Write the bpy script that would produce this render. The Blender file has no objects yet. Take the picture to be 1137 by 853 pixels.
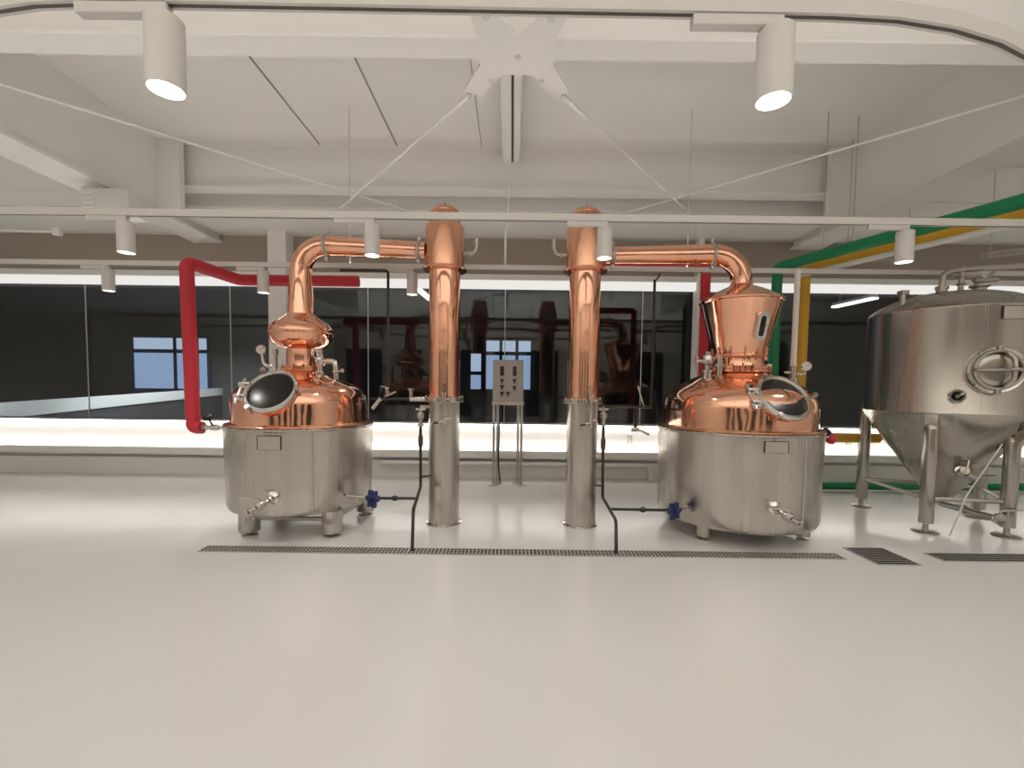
import bpy, bmesh, math, random
from mathutils import Vector, Matrix
random.seed(4)
R_ = math.radians
sc = bpy.context.scene
COL = sc.collection

# ------------------------------------------------------------------ camera, world, exposure
PITCH, ROLL, FPX, CX, CY, EYE = R_(3.0), R_(0.7), 500.0, 568.5, 426.5, 1.5
SHIFT = math.tan(PITCH) + (429 - 426.5) / FPX
FW = Vector((0, math.cos(PITCH), -math.sin(PITCH)))
U0 = Vector((0, math.sin(PITCH), math.cos(PITCH)))
RT = math.cos(ROLL) * Vector((1, 0, 0)) + math.sin(ROLL) * U0
UP = -math.sin(ROLL) * Vector((1, 0, 0)) + math.cos(ROLL) * U0
cam_data = bpy.data.cameras.new('camera')
cam = bpy.data.objects.new('camera', cam_data)
COL.objects.link(cam)
M3 = Matrix((RT, UP, -FW)).transposed()
cam.matrix_world = Matrix.Translation((0, 0, EYE)) @ M3.to_4x4()
cam_data.sensor_fit = 'HORIZONTAL'
cam_data.sensor_width = 36.0
cam_data.lens = FPX / 1137 * 36.0
cam_data.shift_y = SHIFT * FPX / 1137
cam_data.clip_start = 0.05
cam_data.clip_end = 200
sc.camera = cam

world = bpy.data.worlds.new('world')
sc.world = world
world.use_nodes = True
world.node_tree.nodes['Background'].inputs[0].default_value = (0.02, 0.025, 0.04, 1)
world.node_tree.nodes['Background'].inputs[1].default_value = 1.0
sc.view_settings.view_transform = 'Standard'
sc.view_settings.look = 'None'
sc.view_settings.gamma = 1.0
sc.view_settings.use_curve_mapping = False
sc.view_settings.exposure = 0.0
sc.cycles.use_denoising = True
sc.cycles.max_bounces = 12
sc.cycles.diffuse_bounces = 6
sc.cycles.glossy_bounces = 6
sc.cycles.transparent_max_bounces = 12
sc.cycles.sample_clamp_indirect = 6.0
SPOT_W = 36.0           # power of one track spot
GLOBE_W = 80.0          # power of one track spot behind the viewer
LAMP = (1.0, 0.968, 0.92)

def ray(px, py):
    return FW + RT * ((px - CX) / FPX) + UP * (-(py - CY) / FPX + SHIFT)
def at(px, py, Y):                      # the point of the plane y = Y seen at a pixel
    d = ray(px, py)
    return Vector((0, 0, EYE)) + d * (Y / d.y)
def fl(px, py, z=0.0):                  # the point of the level z seen at a pixel
    d = ray(px, py)
    return Vector((0, 0, EYE)) + d * ((z - EYE) / d.z)
def hit(px, py, c, r):                  # the point of an upright cylinder seen at a pixel
    d = ray(px, py)
    o = Vector((0, 0, EYE))
    a = d.x ** 2 + d.y ** 2
    b = 2 * ((o.x - c[0]) * d.x + (o.y - c[1]) * d.y)
    k = (o.x - c[0]) ** 2 + (o.y - c[1]) ** 2 - r * r
    t = (-b - math.sqrt(max(0, b * b - 4 * a * k))) / (2 * a)
    p = o + d * t
    n = Vector((p.x - c[0], p.y - c[1], 0)).normalized()
    return p, n

# ------------------------------------------------------------------ materials
def mat(name, col, rough=0.5, metal=0.0, **kw):
    m = bpy.data.materials.new(name)
    m.use_nodes = True
    nt = m.node_tree
    b = nt.nodes['Principled BSDF']
    b.inputs['Base Color'].default_value = (*col, 1)
    b.inputs['Roughness'].default_value = rough
    b.inputs['Metallic'].default_value = metal
    for k, v in kw.items():
        b.inputs[k.replace('_', ' ')].default_value = v
    return m
def vary(m, col2, scale=(4, 4, 4), amount=0.5, rough=None, detail=4):
    nt = m.node_tree
    b = nt.nodes['Principled BSDF']
    tc = nt.nodes.new('ShaderNodeTexCoord')
    mp = nt.nodes.new('ShaderNodeMapping')
    mp.inputs['Scale'].default_value = scale
    nz = nt.nodes.new('ShaderNodeTexNoise')
    nz.inputs['Scale'].default_value = 1.0
    nz.inputs['Detail'].default_value = detail
    nt.links.new(tc.outputs['Object'], mp.inputs[0])
    nt.links.new(mp.outputs[0], nz.inputs['Vector'])
    mx = nt.nodes.new('ShaderNodeMix')
    mx.data_type = 'RGBA'
    mx.inputs[6].default_value = b.inputs['Base Color'].default_value[:]
    mx.inputs[7].default_value = (*col2, 1)
    ml = nt.nodes.new('ShaderNodeMath')
    ml.operation = 'MULTIPLY'
    ml.inputs[1].default_value = amount
    nt.links.new(nz.outputs[0], ml.inputs[0])
    nt.links.new(ml.outputs[0], mx.inputs[0])
    nt.links.new(mx.outputs[2], b.inputs['Base Color'])
    if rough:
        mr = nt.nodes.new('ShaderNodeMapRange')
        mr.inputs[1].default_value = 0.3
        mr.inputs[2].default_value = 0.7
        mr.inputs[3].default_value = rough[0]
        mr.inputs[4].default_value = rough[1]
        nt.links.new(nz.outputs[0], mr.inputs[0])
        nt.links.new(mr.outputs[0], b.inputs['Roughness'])
    return m
def brushed(m, aniso):
    nt = m.node_tree
    b = nt.nodes['Principled BSDF']
    t = nt.nodes.new('ShaderNodeTangent')
    t.direction_type = 'RADIAL'
    t.axis = 'Z'
    b.inputs['Anisotropic'].default_value = aniso
    nt.links.new(t.outputs[0], b.inputs['Tangent'])
    return m
def emit(name, col, strength):
    m = bpy.data.materials.new(name)
    m.use_nodes = True
    nt = m.node_tree
    nt.nodes.remove(nt.nodes['Principled BSDF'])
    e = nt.nodes.new('ShaderNodeEmission')
    e.inputs[0].default_value = (*col, 1)
    e.inputs[1].default_value = strength
    nt.links.new(e.outputs[0], nt.nodes['Material Output'].inputs[0])
    return m
def glass_mat(name, tint, ior=1.5, rough=0.0):
    m = bpy.data.materials.new(name)
    m.use_nodes = True
    nt = m.node_tree
    nt.nodes.remove(nt.nodes['Principled BSDF'])
    fr = nt.nodes.new('ShaderNodeFresnel')
    fr.inputs[0].default_value = ior
    tr = nt.nodes.new('ShaderNodeBsdfTransparent')
    tr.inputs[0].default_value = (*tint, 1)
    gl = nt.nodes.new('ShaderNodeBsdfGlossy')
    gl.inputs['Roughness'].default_value = rough
    mx = nt.nodes.new('ShaderNodeMixShader')
    ge = nt.nodes.new('ShaderNodeNewGeometry')
    mr = nt.nodes.new('ShaderNodeMapRange')
    mr.inputs[3].default_value = ior
    mr.inputs[4].default_value = 1 / ior
    nt.links.new(ge.outputs['Backfacing'], mr.inputs[0])
    nt.links.new(mr.outputs[0], fr.inputs[0])
    nt.links.new(fr.outputs[0], mx.inputs[0])
    nt.links.new(tr.outputs[0], mx.inputs[1])
    nt.links.new(gl.outputs[0], mx.inputs[2])
    nt.links.new(mx.outputs[0], nt.nodes['Material Output'].inputs[0])
    return m

M = {}
M['floor'] = vary(mat('floor_epoxy', (0.66, 0.645, 0.63), 0.22), (0.61, 0.595, 0.58), (0.7, 0.7, 0.7), 0.5, (0.17, 0.27))
M['white'] = mat('white_paint', (0.78, 0.765, 0.735), 0.6)
M['deck'] = mat('ceiling_paint', (0.78, 0.76, 0.725), 0.65)
M['seam'] = mat('seam_dark', (0.30, 0.27, 0.24), 0.8)
M['beige'] = mat('soffit_beige', (0.34, 0.29, 0.24), 0.7)  # beige, darkened to carry the shade above the window
M['rear'] = vary(mat('rear_plaster', (0.66, 0.61, 0.55), 0.7), (0.55, 0.5, 0.45), (0.6, 0.6, 0.3), 0.6)
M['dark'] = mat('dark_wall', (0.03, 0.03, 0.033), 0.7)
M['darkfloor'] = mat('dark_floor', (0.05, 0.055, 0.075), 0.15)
M['counter'] = mat('counter_grey', (0.5, 0.5, 0.5), 0.5)
M['glass'] = glass_mat('window_glass', (0.86, 0.89, 0.89))
M['clear'] = glass_mat('tube_glass', (0.88, 0.92, 0.9), 1.45)
M['joint'] = mat('glass_joint', (0.55, 0.56, 0.55), 0.3)
M['frost'] = emit('dusk_frosted_pane', (0.42, 0.58, 0.88), 0.72)
M['frost2'] = emit('dusk_clear_pane', (0.55, 0.66, 0.88), 0.85)
M['navy'] = mat('navy_frame', (0.012, 0.03, 0.075), 0.4)
M['led'] = emit('led_strip', (1.0, 0.97, 0.92), 22.0)
M['cove'] = emit('cove_diffuser', (1.0, 0.97, 0.92), 0.85)
M['uplight'] = emit('rail_uplight', (1.0, 0.97, 0.925), 17.0)  # glow of the strips added to brighten the ceiling
M['tube'] = emit('linear_tube', (1.0, 0.98, 0.95), 2.6)
M['lens'] = emit('spot_lens', (1.0, 0.96, 0.9), 14.0)
M['dot'] = emit('pilot_light', (1.0, 0.75, 0.6), 5.0)
M['fixture'] = mat('fixture_white', (0.66, 0.64, 0.61), 0.4)
M['slot'] = mat('track_slot', (0.10, 0.09, 0.085), 0.5)
M['steel'] = brushed(vary(mat('steel_brushed', (0.62, 0.585, 0.535), 0.27, 1.0), (0.45, 0.415, 0.37), (7, 7, 0.25), 0.7, (0.22, 0.34)), 0.65)
M['tanksteel'] = brushed(vary(mat('steel_tank', (0.52, 0.485, 0.435), 0.25, 1.0), (0.42, 0.39, 0.35), (6, 6, 0.2), 0.6, (0.2, 0.31)), 0.6)
M['bright'] = mat('steel_polished', (0.66, 0.63, 0.59), 0.13, 1.0)
M['satin'] = mat('steel_satin', (0.5, 0.47, 0.43), 0.35, 1.0)
M['copper'] = vary(mat('copper_polished', (0.93, 0.53, 0.37), 0.085, 1.0), (0.82, 0.40, 0.26), (3, 3, 3), 0.7, (0.06, 0.13))
M['copper2'] = brushed(vary(mat('copper_satin', (0.88, 0.49, 0.33), 0.2, 1.0), (0.74, 0.36, 0.22), (9, 9, 1.2), 0.8, (0.15, 0.27)), 0.4)
def wobble(m, scale, dist):
    nt = m.node_tree
    tc = nt.nodes.new('ShaderNodeTexCoord')
    mp = nt.nodes.new('ShaderNodeMapping')
    mp.inputs['Scale'].default_value = scale
    nz = nt.nodes.new('ShaderNodeTexNoise')
    nz.inputs['Scale'].default_value = 1.0
    nz.inputs['Detail'].default_value = 1.5
    bp = nt.nodes.new('ShaderNodeBump')
    bp.inputs['Strength'].default_value = 1.0
    bp.inputs['Distance'].default_value = dist
    nt.links.new(tc.outputs['Object'], mp.inputs[0])
    nt.links.new(mp.outputs[0], nz.inputs['Vector'])
    nt.links.new(nz.outputs[0], bp.inputs['Height'])
    nt.links.new(bp.outputs[0], nt.nodes['Principled BSDF'].inputs['Normal'])
wobble(M['copper'], (5, 5, 3), 0.006)
wobble(M['copper2'], (5, 5, 2), 0.005)
wobble(M['steel'], (4, 4, 0.5), 0.006)
wobble(M['tanksteel'], (3, 3, 0.4), 0.006)
M['black'] = mat('black_pipe', (0.022, 0.018, 0.016), 0.35)
M['rust'] = mat('dark_brown_pipe', (0.07, 0.03, 0.025), 0.4)
M['red'] = vary(mat('red_foam', (0.56, 0.026, 0.045), 0.55), (0.44, 0.018, 0.033), (6, 6, 2), 0.6)
M['green'] = mat('green_foam', (0.0, 0.20, 0.075), 0.5)
M['yellow'] = mat('yellow_foam', (0.66, 0.37, 0.025), 0.55)
M['blue'] = mat('blue_paint', (0.022, 0.034, 0.125), 0.4)
M['bluedark'] = mat('navy_handle', (0.012, 0.016, 0.06), 0.4)
M['lensdark'] = mat('smoked_glass', (0.022, 0.019, 0.017), 0.22, Specular_IOR_Level=0.2)
M['panel'] = mat('panel_grey', (0.44, 0.42, 0.385), 0.45)
M['display'] = mat('display_black', (0.012, 0.012, 0.012), 0.25)
M['button'] = mat('button_dark', (0.06, 0.03, 0.025), 0.4)
M['grate'] = mat('grate_steel', (0.48, 0.45, 0.42), 0.45, 0.5)
M['pit'] = mat('drain_pit', (0.018, 0.017, 0.016), 0.9)
M['plate'] = mat('name_plate', (0.56, 0.53, 0.48), 0.4, 0.9)
M['ink'] = mat('engraving', (0.06, 0.05, 0.045), 0.6)  # gauge pointer ink, also the painted shade at plate edges
M['dial'] = mat('dial_white', (0.7, 0.69, 0.66), 0.4)
M['outlet'] = mat('outlet_plate', (0.5, 0.47, 0.43), 0.5)

# ------------------------------------------------------------------ mesh helpers
ORIGIN = {}
def bm_():
    return bmesh.new()
def box(bm, lo, hi, bev=0.0):
    lo, hi = Vector(lo), Vector(hi)
    r = bmesh.ops.create_cube(bm, size=1.0)
    for v in r['verts']:
        v.co = Vector(((lo.x + hi.x) / 2 + v.co.x * (hi.x - lo.x), (lo.y + hi.y) / 2 + v.co.y * (hi.y - lo.y), (lo.z + hi.z) / 2 + v.co.z * (hi.z - lo.z)))
    if bev:
        es = list({e for v in r['verts'] for e in v.link_edges})
        bmesh.ops.bevel(bm, geom=es, offset=bev, segments=2, affect='EDGES', profile=0.5)
    return bm
def basis(n):
    n = Vector(n).normalized()
    a = Vector((0, 0, 1)) if abs(n.z) < 0.95 else Vector((1, 0, 0))
    u = a.cross(n).normalized()
    return u, n.cross(u).normalized(), n
def lathe(bm, prof, c=(0, 0, 0), axis=(0, 0, 1), seg=48):
    """profile of (radius, height) along axis from c; ends with r = 0 close to a point, others stay open"""
    u, v, n = basis(axis) if tuple(axis) != (0, 0, 1) else (Vector((1, 0, 0)), Vector((0, 1, 0)), Vector((0, 0, 1)))
    c = Vector(c)
    rings = []
    for r, h in prof:
        if r < 1e-6:
            rings.append([bm.verts.new(c + n * h)])
        else:
            rings.append([bm.verts.new(c + n * h + (u * math.cos(2 * math.pi * k / seg) + v * math.sin(2 * math.pi * k / seg)) * r) for k in range(seg)])
    for a, b in zip(rings, rings[1:]):
        for k in range(seg):
            j = (k + 1) % seg
            if len(a) == 1 and len(b) == 1:
                continue
            if len(a) == 1:
                bm.faces.new((a[0], b[k], b[j])) if False else bm.faces.new((a[0], b[j], b[k]))
            elif len(b) == 1:
                bm.faces.new((a[k], a[j], b[0]))
            else:
                bm.faces.new((a[k], a[j], b[j], b[k]))
    return bm
def disc(bm, c, n, r, h, seg=24, bev=0.0):
    """solid short cylinder from c along n"""
    if bev:
        return lathe(bm, [(0, 0), (r - bev, 0), (r, bev), (r, h - bev), (r - bev, h), (0, h)], c, n, seg)
    return lathe(bm, [(0, 0), (r, 0), (r, h), (0, h)], c, n, seg)
def rod(bm, a, b, r, seg=12, r2=None):
    a, b = Vector(a), Vector(b)
    d = b - a
    lathe(bm, [(0, 0), (r, 0), (r if r2 is None else r2, d.length), (0, d.length)], a, d.normalized() if abs(d.normalized().z) < 0.99999 or d.z < 0 else (0, 0, 1), seg)
    return bm
def ring(bm, c, n, R, r, seg=40, s2=10):
    u, v, n = basis(n)
    c = Vector(c)
    g = []
    for i in range(seg):
        a = 2 * math.pi * i / seg
        d = u * math.cos(a) + v * math.sin(a)
        g.append([bm.verts.new(c + d * (R + r * math.cos(2 * math.pi * j / s2)) + n * (r * math.sin(2 * math.pi * j / s2))) for j in range(s2)])
    for i in range(seg):
        for j in range(s2):
            bm.faces.new((g[i][j], g[(i + 1) % seg][j], g[(i + 1) % seg][(j + 1) % s2], g[i][(j + 1) % s2]))
    return bm
def smooth_path(pts, rad, n=6):
    """rounds the corners of a polyline with a quadratic curve of the given reach"""
    pts = [Vector(p) for p in pts]
    out = [pts[0]]
    for a, b, c in zip(pts, pts[1:], pts[2:]):
        d1, d2 = (a - b), (c - b)
        k = min(rad, d1.length * 0.49, d2.length * 0.49)
        p, q = b + d1.normalized() * k, b + d2.normalized() * k
        for i in range(n + 1):
            t = i / n
            out.append(p * (1 - t) ** 2 + b * (2 * t * (1 - t)) + q * t * t)
    out.append(pts[-1])
    return out
def tube(bm, pts, r, seg=16, cap=True):
    pts = [Vector(p) for p in pts]
    rs = r if isinstance(r, (list, tuple)) else [r] * len(pts)
    tans = []
    for i in range(len(pts)):
        a, b = pts[max(0, i - 1)], pts[min(len(pts) - 1, i + 1)]
        tans.append((b - a).normalized())
    u = basis(tans[0])[0]
    rings = []
    for i, p in enumerate(pts):
        t = tans[i]
        u = (u - t * u.dot(t)).normalized()
        v = t.cross(u)
        rings.append([bm.verts.new(p + (u * math.cos(2 * math.pi * k / seg) + v * math.sin(2 * math.pi * k / seg)) * rs[i]) for k in range(seg)])
    for a, b in zip(rings, rings[1:]):
        for k in range(seg):
            j = (k + 1) % seg
            bm.faces.new((a[k], a[j], b[j], b[k]))
    if cap:
        bm.faces.new(list(reversed(rings[0])))
        bm.faces.new(rings[-1])
    return bm
def obj(name, bm, m, parent=None, angle=38):
    me = bpy.data.meshes.new(name)
    bmesh.ops.recalc_face_normals(bm, faces=bm.faces)
    if parent is not None:
        org = ORIGIN[parent.name]
    else:
        xs = [v.co for v in bm.verts]
        org = Vector(((min(v.x for v in xs) + max(v.x for v in xs)) / 2, (min(v.y for v in xs) + max(v.y for v in xs)) / 2, min(v.z for v in xs)))
    for v in bm.verts:
        v.co -= org
    bm.to_mesh(me)
    bm.free()
    for p in me.polygons:
        p.use_smooth = True
    me.set_sharp_from_angle(angle=R_(angle))
    me.materials.append(M[m] if isinstance(m, str) else m)
    o = bpy.data.objects.new(name, me)
    COL.objects.link(o)
    if parent is not None:
        o.parent = parent
    else:
        o.location = org
    ORIGIN[o.name] = org
    return o
def tag(o, label, cat, group=None):
    o['label'] = label
    o['category'] = cat
    if group:
        o['group'] = group
    return o
def thing(name, label, cat, loc, group=None):
    o = bpy.data.objects.new(name, None)
    o.empty_display_size = 0.1
    COL.objects.link(o)
    o.location = loc
    ORIGIN[o.name] = Vector(loc)
    return tag(o, label, cat, group)
def struct(name, bm, m, parent=None, label=None):
    o = obj(name, bm, m, parent, 30)
    if parent is None:
        o['kind'] = 'structure'
        if label:
            o['label'] = label
    return o
def copy_tree(o, parent=None):
    c = o.copy()
    COL.objects.link(c)
    if parent is not None:
        c.parent = parent
    ORIGIN[c.name] = ORIGIN.get(o.name, Vector())
    for ch in list(o.children):
        copy_tree(ch, c)
    return c

# ------------------------------------------------------------------ the room
GX, GY, ZC = 9.0, 7.4, 4.7
SILL, GTOP = 0.90, 3.06
YB = -8.0
struct('floor', box(bm_(), (-GX, YB, -0.1), (GX, GY + 0.1, 0)), 'floor')
struct('ceiling', box(bm_(), (-GX, YB, ZC), (GX, GY + 0.1, ZC + 0.1)), 'deck')
struct('wall_left', box(bm_(), (-GX - 0.1, YB, 0), (-GX, GY + 0.1, ZC)), 'white')
struct('wall_right', box(bm_(), (GX, YB, 0), (GX + 0.1, GY + 0.1, ZC)), 'white')
b = box(bm_(), (-GX, YB - 0.1, 0), (GX, YB, ZC))
struct('wall_rear', b, 'rear')
for i, (x0, x1) in enumerate([(-8.4, -6.6), (-5.6, -4.6), (-3.4, -1.9), (-0.9, -0.3), (0.7, 2.3), (3.4, 4.2), (5.3, 7.6)]):       # unseen dark panels added so the copper reflects dark streaks
    struct('door_%d' % (i + 1), box(bm_(), (x0, YB, 0), (x1, YB + 0.03, 3.3)), 'dark')
# wall under the window: lit band, ledge with its LED trough, base
b = bm_()
box(b, (-GX, GY, 0), (GX, GY + 0.1, SILL))
box(b, (-GX, GY - 0.2, 0.34), (GX, GY, 0.42))
box(b, (-GX, GY - 0.2, 0.42), (GX, GY - 0.175, 0.455))
box(b, (-GX, GY - 0.09, 0.0), (GX, GY, 0.27))
struct('wall_back', b, 'white')
struct('trim_1', box(bm_(), (-GX, GY - 0.06, SILL - 0.03), (GX, GY + 0.08, SILL)), 'satin')
o = tag(obj('led_strip', box(bm_(), (-GX + 0.05, GY - 0.11, 0.42), (GX - 0.05, GY - 0.085, 0.432)), 'led'), 'white LED strip lying in the ledge below the long window', 'light strip')
o = tag(obj('led_strip', box(bm_(), (-GX + 0.05, GY - 0.05, SILL - 0.042), (GX - 0.05, GY - 0.03, SILL - 0.0301)), 'led'), 'white LED strip tucked under the sill of the long window', 'light strip')
b = bm_()
box(b, (-GX, GY - 0.02, GTOP + 0.2), (GX, GY + 0.1, ZC))
struct('wall_back_top', b, 'white')
# bulkhead over the window and a beige wall band with shade in its colour
struct('trim_2', box(box(box(bm_(), (-GX, 6.6, 3.86), (GX, GY, ZC)), (-GX, 6.57, 3.99), (GX, 6.6, 4.03)), (-GX, 6.57, 4.2), (GX, 6.6, 4.23)), 'white')
struct('trim_3', box(bm_(), (-GX, GY - 0.04, GTOP + 0.21), (GX, GY - 0.02, 3.86)), 'beige')
t = thing('linear_light', 'long glowing linear light along the top edge of the window', 'light', (0, GY - 0.1, GTOP))
obj('housing', box(bm_(), (-GX, GY - 0.16, GTOP + 0.126), (GX, GY - 0.021, GTOP + 0.21)), 'white', t)
obj('diffuser', box(bm_(), (-GX, GY - 0.12, GTOP), (GX, GY - 0.03, GTOP + 0.125)), 'cove', t)

# windows: frameless panes with thin pale joints
edges = [-9.0, -6.98, -4.62, -2.37, -0.13, 2.11, 4.35, 6.6, 9.0]
for i in range(8):
    x0, x1 = edges[i], edges[i + 1]
    w = struct('window_%d' % (i + 1), box(bm_(), (x0 + 0.006, GY + 0.02, SILL), (x1 - 0.006, GY + 0.032, GTOP)), 'glass')
    if i < 7:
        obj('sealant_joint', box(bm_(), (x1 - 0.006, GY + 0.019, SILL), (x1 + 0.006, GY + 0.033, GTOP)), 'joint', w)
# white posts against the glass
struct('pillar', box(bm_(), (at(298, 350, 7.1).x, 7.1, 0), (at(318, 350, 7.1).x, GY - .01, 3.86)), 'white')
struct('pillar.001', box(bm_(), (at(773, 380, 7.2).x, 7.2, 0), (at(779, 380, 7.2).x, GY - .01, 3.86)), 'white')

# dark room beyond the glass
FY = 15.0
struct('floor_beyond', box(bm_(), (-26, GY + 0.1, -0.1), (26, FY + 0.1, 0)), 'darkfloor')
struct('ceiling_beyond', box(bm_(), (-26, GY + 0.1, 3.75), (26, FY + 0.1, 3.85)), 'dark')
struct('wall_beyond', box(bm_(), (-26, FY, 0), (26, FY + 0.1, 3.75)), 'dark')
def dusk_window(n, px0, px1, y0, y1, mull, trans, Y, clear=()):
    a, c = at(px0, y1, Y), at(px1, y0, Y)
    x0, x1, z0, z1 = a.x, c.x, a.z, c.z
    fr = bm_()
    box(fr, (x0 - 0.06, Y - 0.05, z0 - 0.06), (x1 + 0.06, Y - 0.0, z0))
    box(fr, (x0 - 0.06, Y - 0.05, z1), (x1 + 0.06, Y - 0.0, z1 + 0.06))
    for fx in [0] + list(mull) + [1]:
        x = x0 + (x1 - x0) * fx
        box(fr, (x - 0.05, Y - 0.05, z0), (x + 0.05, Y - 0.0, z1))
    for fz in trans:
        z = z0 + (z1 - z0) * fz
        box(fr, (x0, Y - 0.05, z - 0.06), (x1, Y - 0.0, z + 0.06))
    w = struct('window_%d' % n, fr, 'navy')
    zs = [z0] + [z0 + (z1 - z0) * f for f in trans] + [z1]
    for k in range(len(zs) - 1):
        obj('pane', box(bm_(), (x0, Y - 0.02, zs[k]), (x1, Y - 0.015, zs[k + 1])), 'frost' if k == 0 else 'frost2', w)
dusk_window(9, 149, 232, 376, 431, (0.56, 0.85), (0.74,), FY - 0.05)
dusk_window(10, 538, 591, 379, 432, (0.34, 0.68), (0.74,), FY - 0.05)
dusk_window(11, 521, 536, 393, 432, (), (0.45,), FY - 0.05)
t = thing('sloping_parapet', 'long pale sloping parapet in the dark room behind the left window', 'parapet', (-9.5, 11.5, 0))
def slab(bm, lo0, hi0, lo1, hi1, th):
    a = [lo0, hi0, hi1, lo1]
    f = [bm.verts.new(v) for v in a]
    g = [bm.verts.new(v + Vector((0.02, th, 0))) for v in a]
    bm.faces.new(f)
    bm.faces.new(list(reversed(g)))
    for k in range(4):
        bm.faces.new((f[k], f[(k + 1) % 4], g[(k + 1) % 4], g[k]))
    return bm
obj('parapet_panel', slab(bm_(), at(-70, 473, 8.6), at(-70, 452, 8.6), at(242, 439, 13.6), at(242, 431, 13.6), .2), 'counter', t)
q0, q1 = at(-70, 473, 8.6), at(242, 439, 13.6)
obj('parapet_foot', slab(bm_(), Vector((q0.x, q0.y + .05, 0)), q0 + Vector((0, .05, 0)), Vector((q1.x, q1.y + .05, 0)), q1 + Vector((0, .05, 0)), .12), 'dark', t)
def lin(px0, py0, px1, py1, z, label):
    a, c = fl(px0, py0, z), fl(px1, py1, z)
    t = thing('linear_tube_light', label, 'light', a, 'tube lights beyond the glass')
    s = (c - a).normalized().cross(Vector((0, 0, 1))) * 0.06
    for nm, m, z0, z1, k in (('diffuser', 'tube', 0, 0.03, 1.0), ('housing', 'fixture', 0.03, 0.09, 0.8)):
        b = bm_()
        lo = [b.verts.new(v + Vector((0, 0, z0))) for v in (a - s * k, a + s * k, c + s * k, c - s * k)]
        hi = [b.verts.new(v.co + Vector((0, 0, z1 - z0))) for v in lo]
        b.faces.new(lo)
        b.faces.new(hi)
        for q in range(4):
            b.faces.new((lo[q], lo[(q + 1) % 4], hi[(q + 1) % 4], hi[q]))
        obj(nm, b, m, t)
    for v in (a.lerp(c, 0.15), a.lerp(c, 0.85)):
        obj('hanger', rod(bm_(), v + Vector((0, 0, 0.09)), (v.x, v.y, 3.75), 0.008), 'fixture', t)
lin(459, 318, 481, 336, 3.25, 'bright tube light slanting behind the glass beside the left condenser')
lin(972, 332, 926, 342, 3.05, 'bright tube light slanting behind the glass left of the conical tank')

for lx, ly, w in ((-10.4, 8.3, 1500), (-8.6, 10.4, 1300), (-9.0, 12.2, 700)):  # unseen spots added to brighten the parapet
    l = bpy.data.lights.new('parapet_lamp', 'SPOT')
    l.energy = w
    l.spot_size = R_(100)
    l.spot_blend = 0.8
    l.shadow_soft_size = 0.06
    l.color = (0.97, 1.0, 1.0)
    o = bpy.data.objects.new('parapet_lamp', l)
    COL.objects.link(o)
    o.location = (lx, ly, 3.6)
    o.rotation_euler = (R_(22), 0, 0)

# ------------------------------------------------------------------ ceiling steel
b = bm_()
for (px, py) in ((369, 178), (440, 160), (205, 178), (537, 180)):
    x = fl(px, py, ZC).x
    w = 0.007 if px in (369, 440) else 0.003
    box(b, (x - w, 3.6, ZC - 0.01), (x + w, 6.2, ZC))
o = struct('trim_4', b, 'seam')
def ibeam_x(name, y, zb, x0, x1, label, wid=0.2, ztop=ZC):
    b = bm_()
    box(b, (x0, y - wid / 2, zb), (x1, y + wid / 2, zb + 0.025))
    box(b, (x0, y - 0.012, zb + 0.025), (x1, y + 0.012, ztop))
    struct(name, b, 'white', None, label)
ibeam_x('ceiling_beam', 3.37, 3.92, -4.7, 4.45, 'near white steel cross beam over the gusset plate')
ibeam_x('ceiling_beam', 6.3, 4.13, -4.7, 4.45, 'far white steel cross beam above the stills', 0.22)
for x0, x1, nm in ((-5.12, -4.7, 'left'), (4.45, 4.87, 'right')):
    b = bm_()
    box(b, (x0 - 0.02, 1.0, 3.74), (x1 + 0.02, GY - .04, 3.78))
    box(b, (x0 + 0.03, 1.0, 3.78), (x1 - 0.03, GY - .04, ZC))
    struct('ceiling_girder', b, 'white', None, '%s deep white girder running towards the window' % nm)
    b = bm_()
    xx = x1 - 0.03 if nm == 'left' else x0 + 0.03
    s = 1 if nm == 'left' else -1
    for k in range(1):
        box(b, (min(xx, xx + s * 0.3), 6.1, 3.78), (max(xx, xx + s * 0.3), 6.19, ZC))
    struct('ceiling_haunch', b, 'white')
# gusset plate
t = thing('gusset_plate', 'white X-shaped steel gusset plate bolted under the near beam', 'plate', (0, 3.37, 3.9))
b = bm_()
GZ0, GZ1 = 3.895, 3.915
def prism(bm, pts, z0, z1):
    lo = [bm.verts.new((x, y, z0)) for x, y in pts]
    hi = [bm.verts.new((x, y, z1)) for x, y in pts]
    bm.faces.new(hi)
    bm.faces.new(list(reversed(lo)))
    for k in range(len(pts)):
        j = (k + 1) % len(pts)
        bm.faces.new((lo[k], lo[j], hi[j], hi[k]))
prism(b, [(-.27, 3.22), (.01, 3.22), (.28, 3.22), (.28, 3.50), (.12, 3.6), (-.10, 3.6), (-.27, 3.50)], GZ0, GZ1)
prism(b, [(-.32, 2.95), (-.19, 2.95), (.01, 3.22), (-.27, 3.22)], GZ0, GZ1)
prism(b, [(.22, 2.95), (.36, 2.95), (.28, 3.22), (.01, 3.22)], GZ0, GZ1)
prism(b, [(-.27, 3.50), (-.10, 3.6), (-.30, 3.86), (-.42, 3.79)], GZ0, GZ1)
prism(b, [(.28, 3.50), (.43, 3.79), (.31, 3.86), (.12, 3.6)], GZ0, GZ1)
obj('plate', b, 'white', t)
for x, y in ((-0.2, 3.05), (0.22, 3.05), (0.01, 3.4), (-0.2, 3.66), (0.2, 3.66)):
    bb = bm_()
    disc(bb, (x, y, 3.875), (0, 0, 1), 0.02, 0.02, 6)
    obj('bolt', bb, 'fixture', t)
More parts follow.
